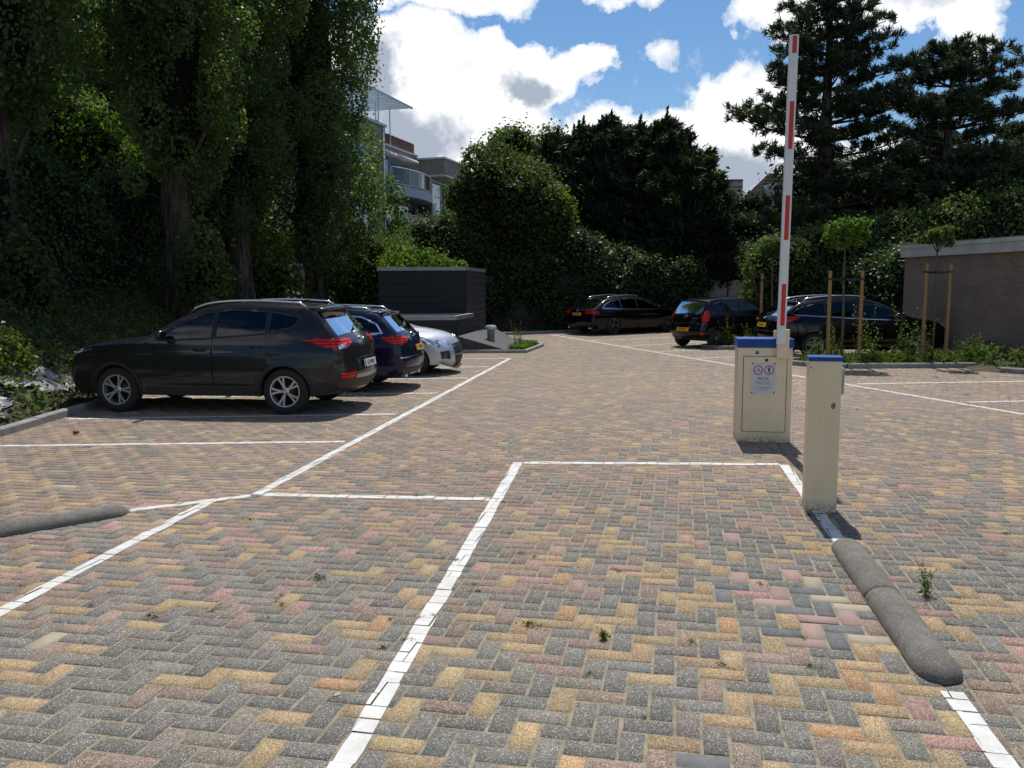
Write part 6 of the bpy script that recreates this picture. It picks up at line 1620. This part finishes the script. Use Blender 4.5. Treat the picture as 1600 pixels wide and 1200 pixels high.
WEEDS = [weed(101, .5, 7), weed(102, .85, 5, True), weed(103, .32, 9), weed(104, 1.15, 4, True)]
def put_weed(k, x, y, z, s, label, group, name='weed_plant'):
    root = thing(name, (x, y, z), random.random()*6.28, label, 'weed', group); root.scale = (s, s, s)
    for nm, me in zip(('stems', 'leaves', 'flowers'), WEEDS[k]):
        if me: o = bpy.data.objects.new(nm, me); C.objects.link(o); o.parent = root
random.seed(17)
for k, u, Yd, s, lb in ((0, 1285, 19.2, 1.3, 'bushy weed left of the wide-crowned young tree'), (3, 1355, 19.3, 1.15, 'tall flowering weed right of the wide-crowned young tree'), (1, 1370, 19.0, 1.1, 'flowering weed in the island, right of the cream post'), (0, 1400, 19.2, 1.0, 'leafy weed midway between the two staked trees'),
                        (3, 1418, 19.5, 1.15, 'tall dry weed with yellow heads left of the garage-side tree'), (1, 1428, 19.2, 1.2, 'yellow-leaved weed at the left stake of the garage-side tree'), (0, 1462, 19.1, 1.0, 'weed between the stakes of the garage-side tree'), (0, 1270, 19.6, 1.0, 'weed behind the gap between cabinet and cream post'),
                        (1, 1136, 24.6, 1.1, 'tall weed at the left end of the far island'), (0, 1128, 24.5, 1.0, 'leafy weed at the corner of the far island'), (0, 1150, 24.6, .9, 'weed beside the barrier cabinet in the far island'), (1, 1172, 24.8, .9, 'flowering weed above the blue cabinet lid'), (3, 1500, 19.3, .6, 'low weed at the foot of the garage wall, left'), (0, 1560, 18.4, .9, 'weed at the foot of the garage wall, right'), (3, 806, 24.3, .72, 'thin dry weed in the grass beside the vent pipe'), (1, 812, 24.8, .7, 'dry weed at the right of the grass patch')):
    put_weed(k, ux(u, Yd), Yd, .06, s, lb, 'weeds in the planted islands')
for i in range(26):
    u = random.uniform(1245, 1545); Yd = random.uniform(18.95, 19.9)
    put_weed(random.choice((0, 0, 1, 2, 3)), ux(u, Yd), Yd, .06, random.uniform(.45, .95), 'loose green weed growing among others in the long island under the tree stakes', 'small weeds in the long island')
def in_poly_cover(name, label, poly, n, size, m_, seed, hmax, z=.07, asp=2.2):
    xs = [p[0] for p in poly]; ys = [p[1] for p in poly]
    return cover(name, n, (min(xs), max(xs)), (min(ys), max(ys)), lambda a, b: z, size, m_, label, seed, hmax, asp, lambda a, b: float(inpoly(poly, [a], [b])[0])*(.35+.65*(math.sin(a*5.1+seed)*math.sin(b*4.3+a)*.5+.5)))
in_poly_cover('ground_cover', 'low weeds and grass filling the long island under the staked trees', [(6.6, 19.75), (6.85, 19.3), (7.6, 18.76), (10.3, 18.78), (11.0, 20.1), (7.1, 20.1)], 7000, .055, L_WEED, 111, .22)
in_poly_cover('ground_cover', 'low weeds in the island beside the small hatchback', [(6.8, 25.9), (5.95, 25.1), (6.15, 24.45), (11.2, 24.45), (11.2, 25.9)], 9000, .08, L_WEED, 112, .28)
in_poly_cover('ground_cover', 'dark weeds at the foot of the brick garage', [(10.4, 18.7), (10.5, 17.7), (11.3, 16.7), (13.6, 15), (14, 17), (11.6, 21), (10.6, 20)], 9000, .07, L_HED, 113, .4)
in_poly_cover('grass', 'patch of bright grass beside the sloping slab', [(-.1, 23.62), (.30, 23.58), (.82, 25.95), (.38, 26.1), (.25, 25.2), (-.05, 24.2)], 9000, .05, L_LIME, 114, .13, .06, 4.5)
in_poly_cover('ground_cover', 'dark ivy and litter at the foot of the back wall', [(-.8, 32.1), (1.2, 33.25), (4.8, 35.4), (11, 36.2), (11, 37.5), (-4, 37)], 9000, .09, L_IVY, 115, .2, .05)
# --- tufts growing in the paving joints
def tuft_mesh(seed, r):
    global rg
    rg = np.random.default_rng(seed); n = 60; P = np.stack([rg.normal(0, r, n), rg.normal(0, r*.6, n), rg.random(n)**1.5*r*.7+.004], 1)
    q = leaf_quads(P, rg.normal(size=(n, 3))+np.array([0, 0, .5]), r*rg.uniform(.25, .5, n), 2.6); o = foliage('grass_tuft', q, np.clip(rg.normal(.45, .25, n), 0, 1), L_WEED); me = o.data; bpy.data.objects.remove(o); return me
TU = [tuft_mesh(120+i, r) for i, r in enumerate((.045, .032, .024))]
random.seed(23)
spots = [(832, 978), (678, 962), (655, 966), (745, 925), (600, 1012), (610, 968), (635, 1000), (711, 876), (740, 914), (965, 893), (1188, 913), (1255, 998), (1270, 1042), (1080, 1003), (920, 1053), (1126, 1038), (812, 865), (230, 962), (240, 966), (333, 955), (290, 928), (1572, 834), (1500, 935), (1446, 915), (940, 990), (835, 870), (785, 785), (650, 775), (1340, 640), (1392, 588), (1462, 590), (1538, 590), (1480, 610), (1510, 617), (1578, 622), (1418, 586), (500, 905), (390, 812), (1280, 815), (1265, 806)]
for i, (u, v) in enumerate(spots):
    x, y = gp(u, v); o = bpy.data.objects.new('grass_tuft', TU[i % 3]); C.objects.link(o); o.location = (x, y, 0); o.rotation_euler = (0, 0, random.random()*6.28); s = random.uniform(.40, .85); o.scale = (s, s, s*.8)
    tag(o, 'small green tuft growing in a joint between the paving stones', 'grass tuft', 'tufts growing in the paving joints')
x, y = gp(1446, 930); put_weed(1, x, y, 0, .30, 'single upright weed growing in the paving right of the half-round bumper', 'weeds in the paving')
x, y = gp(943, 1000); put_weed(2, x, y, 0, .20, 'small dry weed in the middle of the foreground paving', 'weeds in the paving')
# fallen leaf by the left bay
bm = bmesh.new(); x, y = gp(119, 678); bmesh.ops.create_icosphere(bm, subdivisions=2, radius=.045, matrix=Matrix.Translation((x, y, .025)) @ Matrix.Diagonal((1, .7, .5, 1)))
for v in bm.verts: v.co += Vector((random.gauss(0, .004), random.gauss(0, .004), random.gauss(0, .003)))
tag(bm_obj('brick_fragment', bm, mat('red_brick_chip', (.25, .05, .03), .9)), 'small red brick fragment lying in the empty left bay', 'brick fragment')
# soil spilled through the gap in the kerb
V = []; Fs = []
for a in range(7):
    for k in range(20):
        t = 2*math.pi*k/20; r = a/6*(1+.2*math.sin(k*1.9)); V.append((10.45+.55*r*math.cos(t)+.1, 18.15+.75*r*math.sin(t), max(.003, .085*(1-(a/6)**1.6)+.012*math.sin(k*3+a*2))))
for a in range(6):
    for k in range(20): Fs.append((a*20+k, a*20+(k+1) % 20, (a+1)*20+(k+1) % 20, (a+1)*20+k))
tag(mesh_obj('spilled_soil', V, Fs, SOIL, None, True), kind='structure')
# debris: leaves and grit scattered on the paving
rg = np.random.default_rng(131); n = 900; P = np.stack([rg.uniform(-6, 11, n), rg.uniform(2.5, 30, n)**1.0, np.full(n, .006)], 1)
q = leaf_quads(P, rg.normal(0, .25, (n, 3))+np.array([0, 0, 1.0]), rg.uniform(.010, .034, n), 1.7)
tag(foliage('leaf_litter', q, rg.random(n), leaf_mat('dry_leaf', (.035, .022, .012), (.20, .14, .07), .1)), 'dry leaf crumbs scattered over the paving', 'leaf litter', kind='stuff')
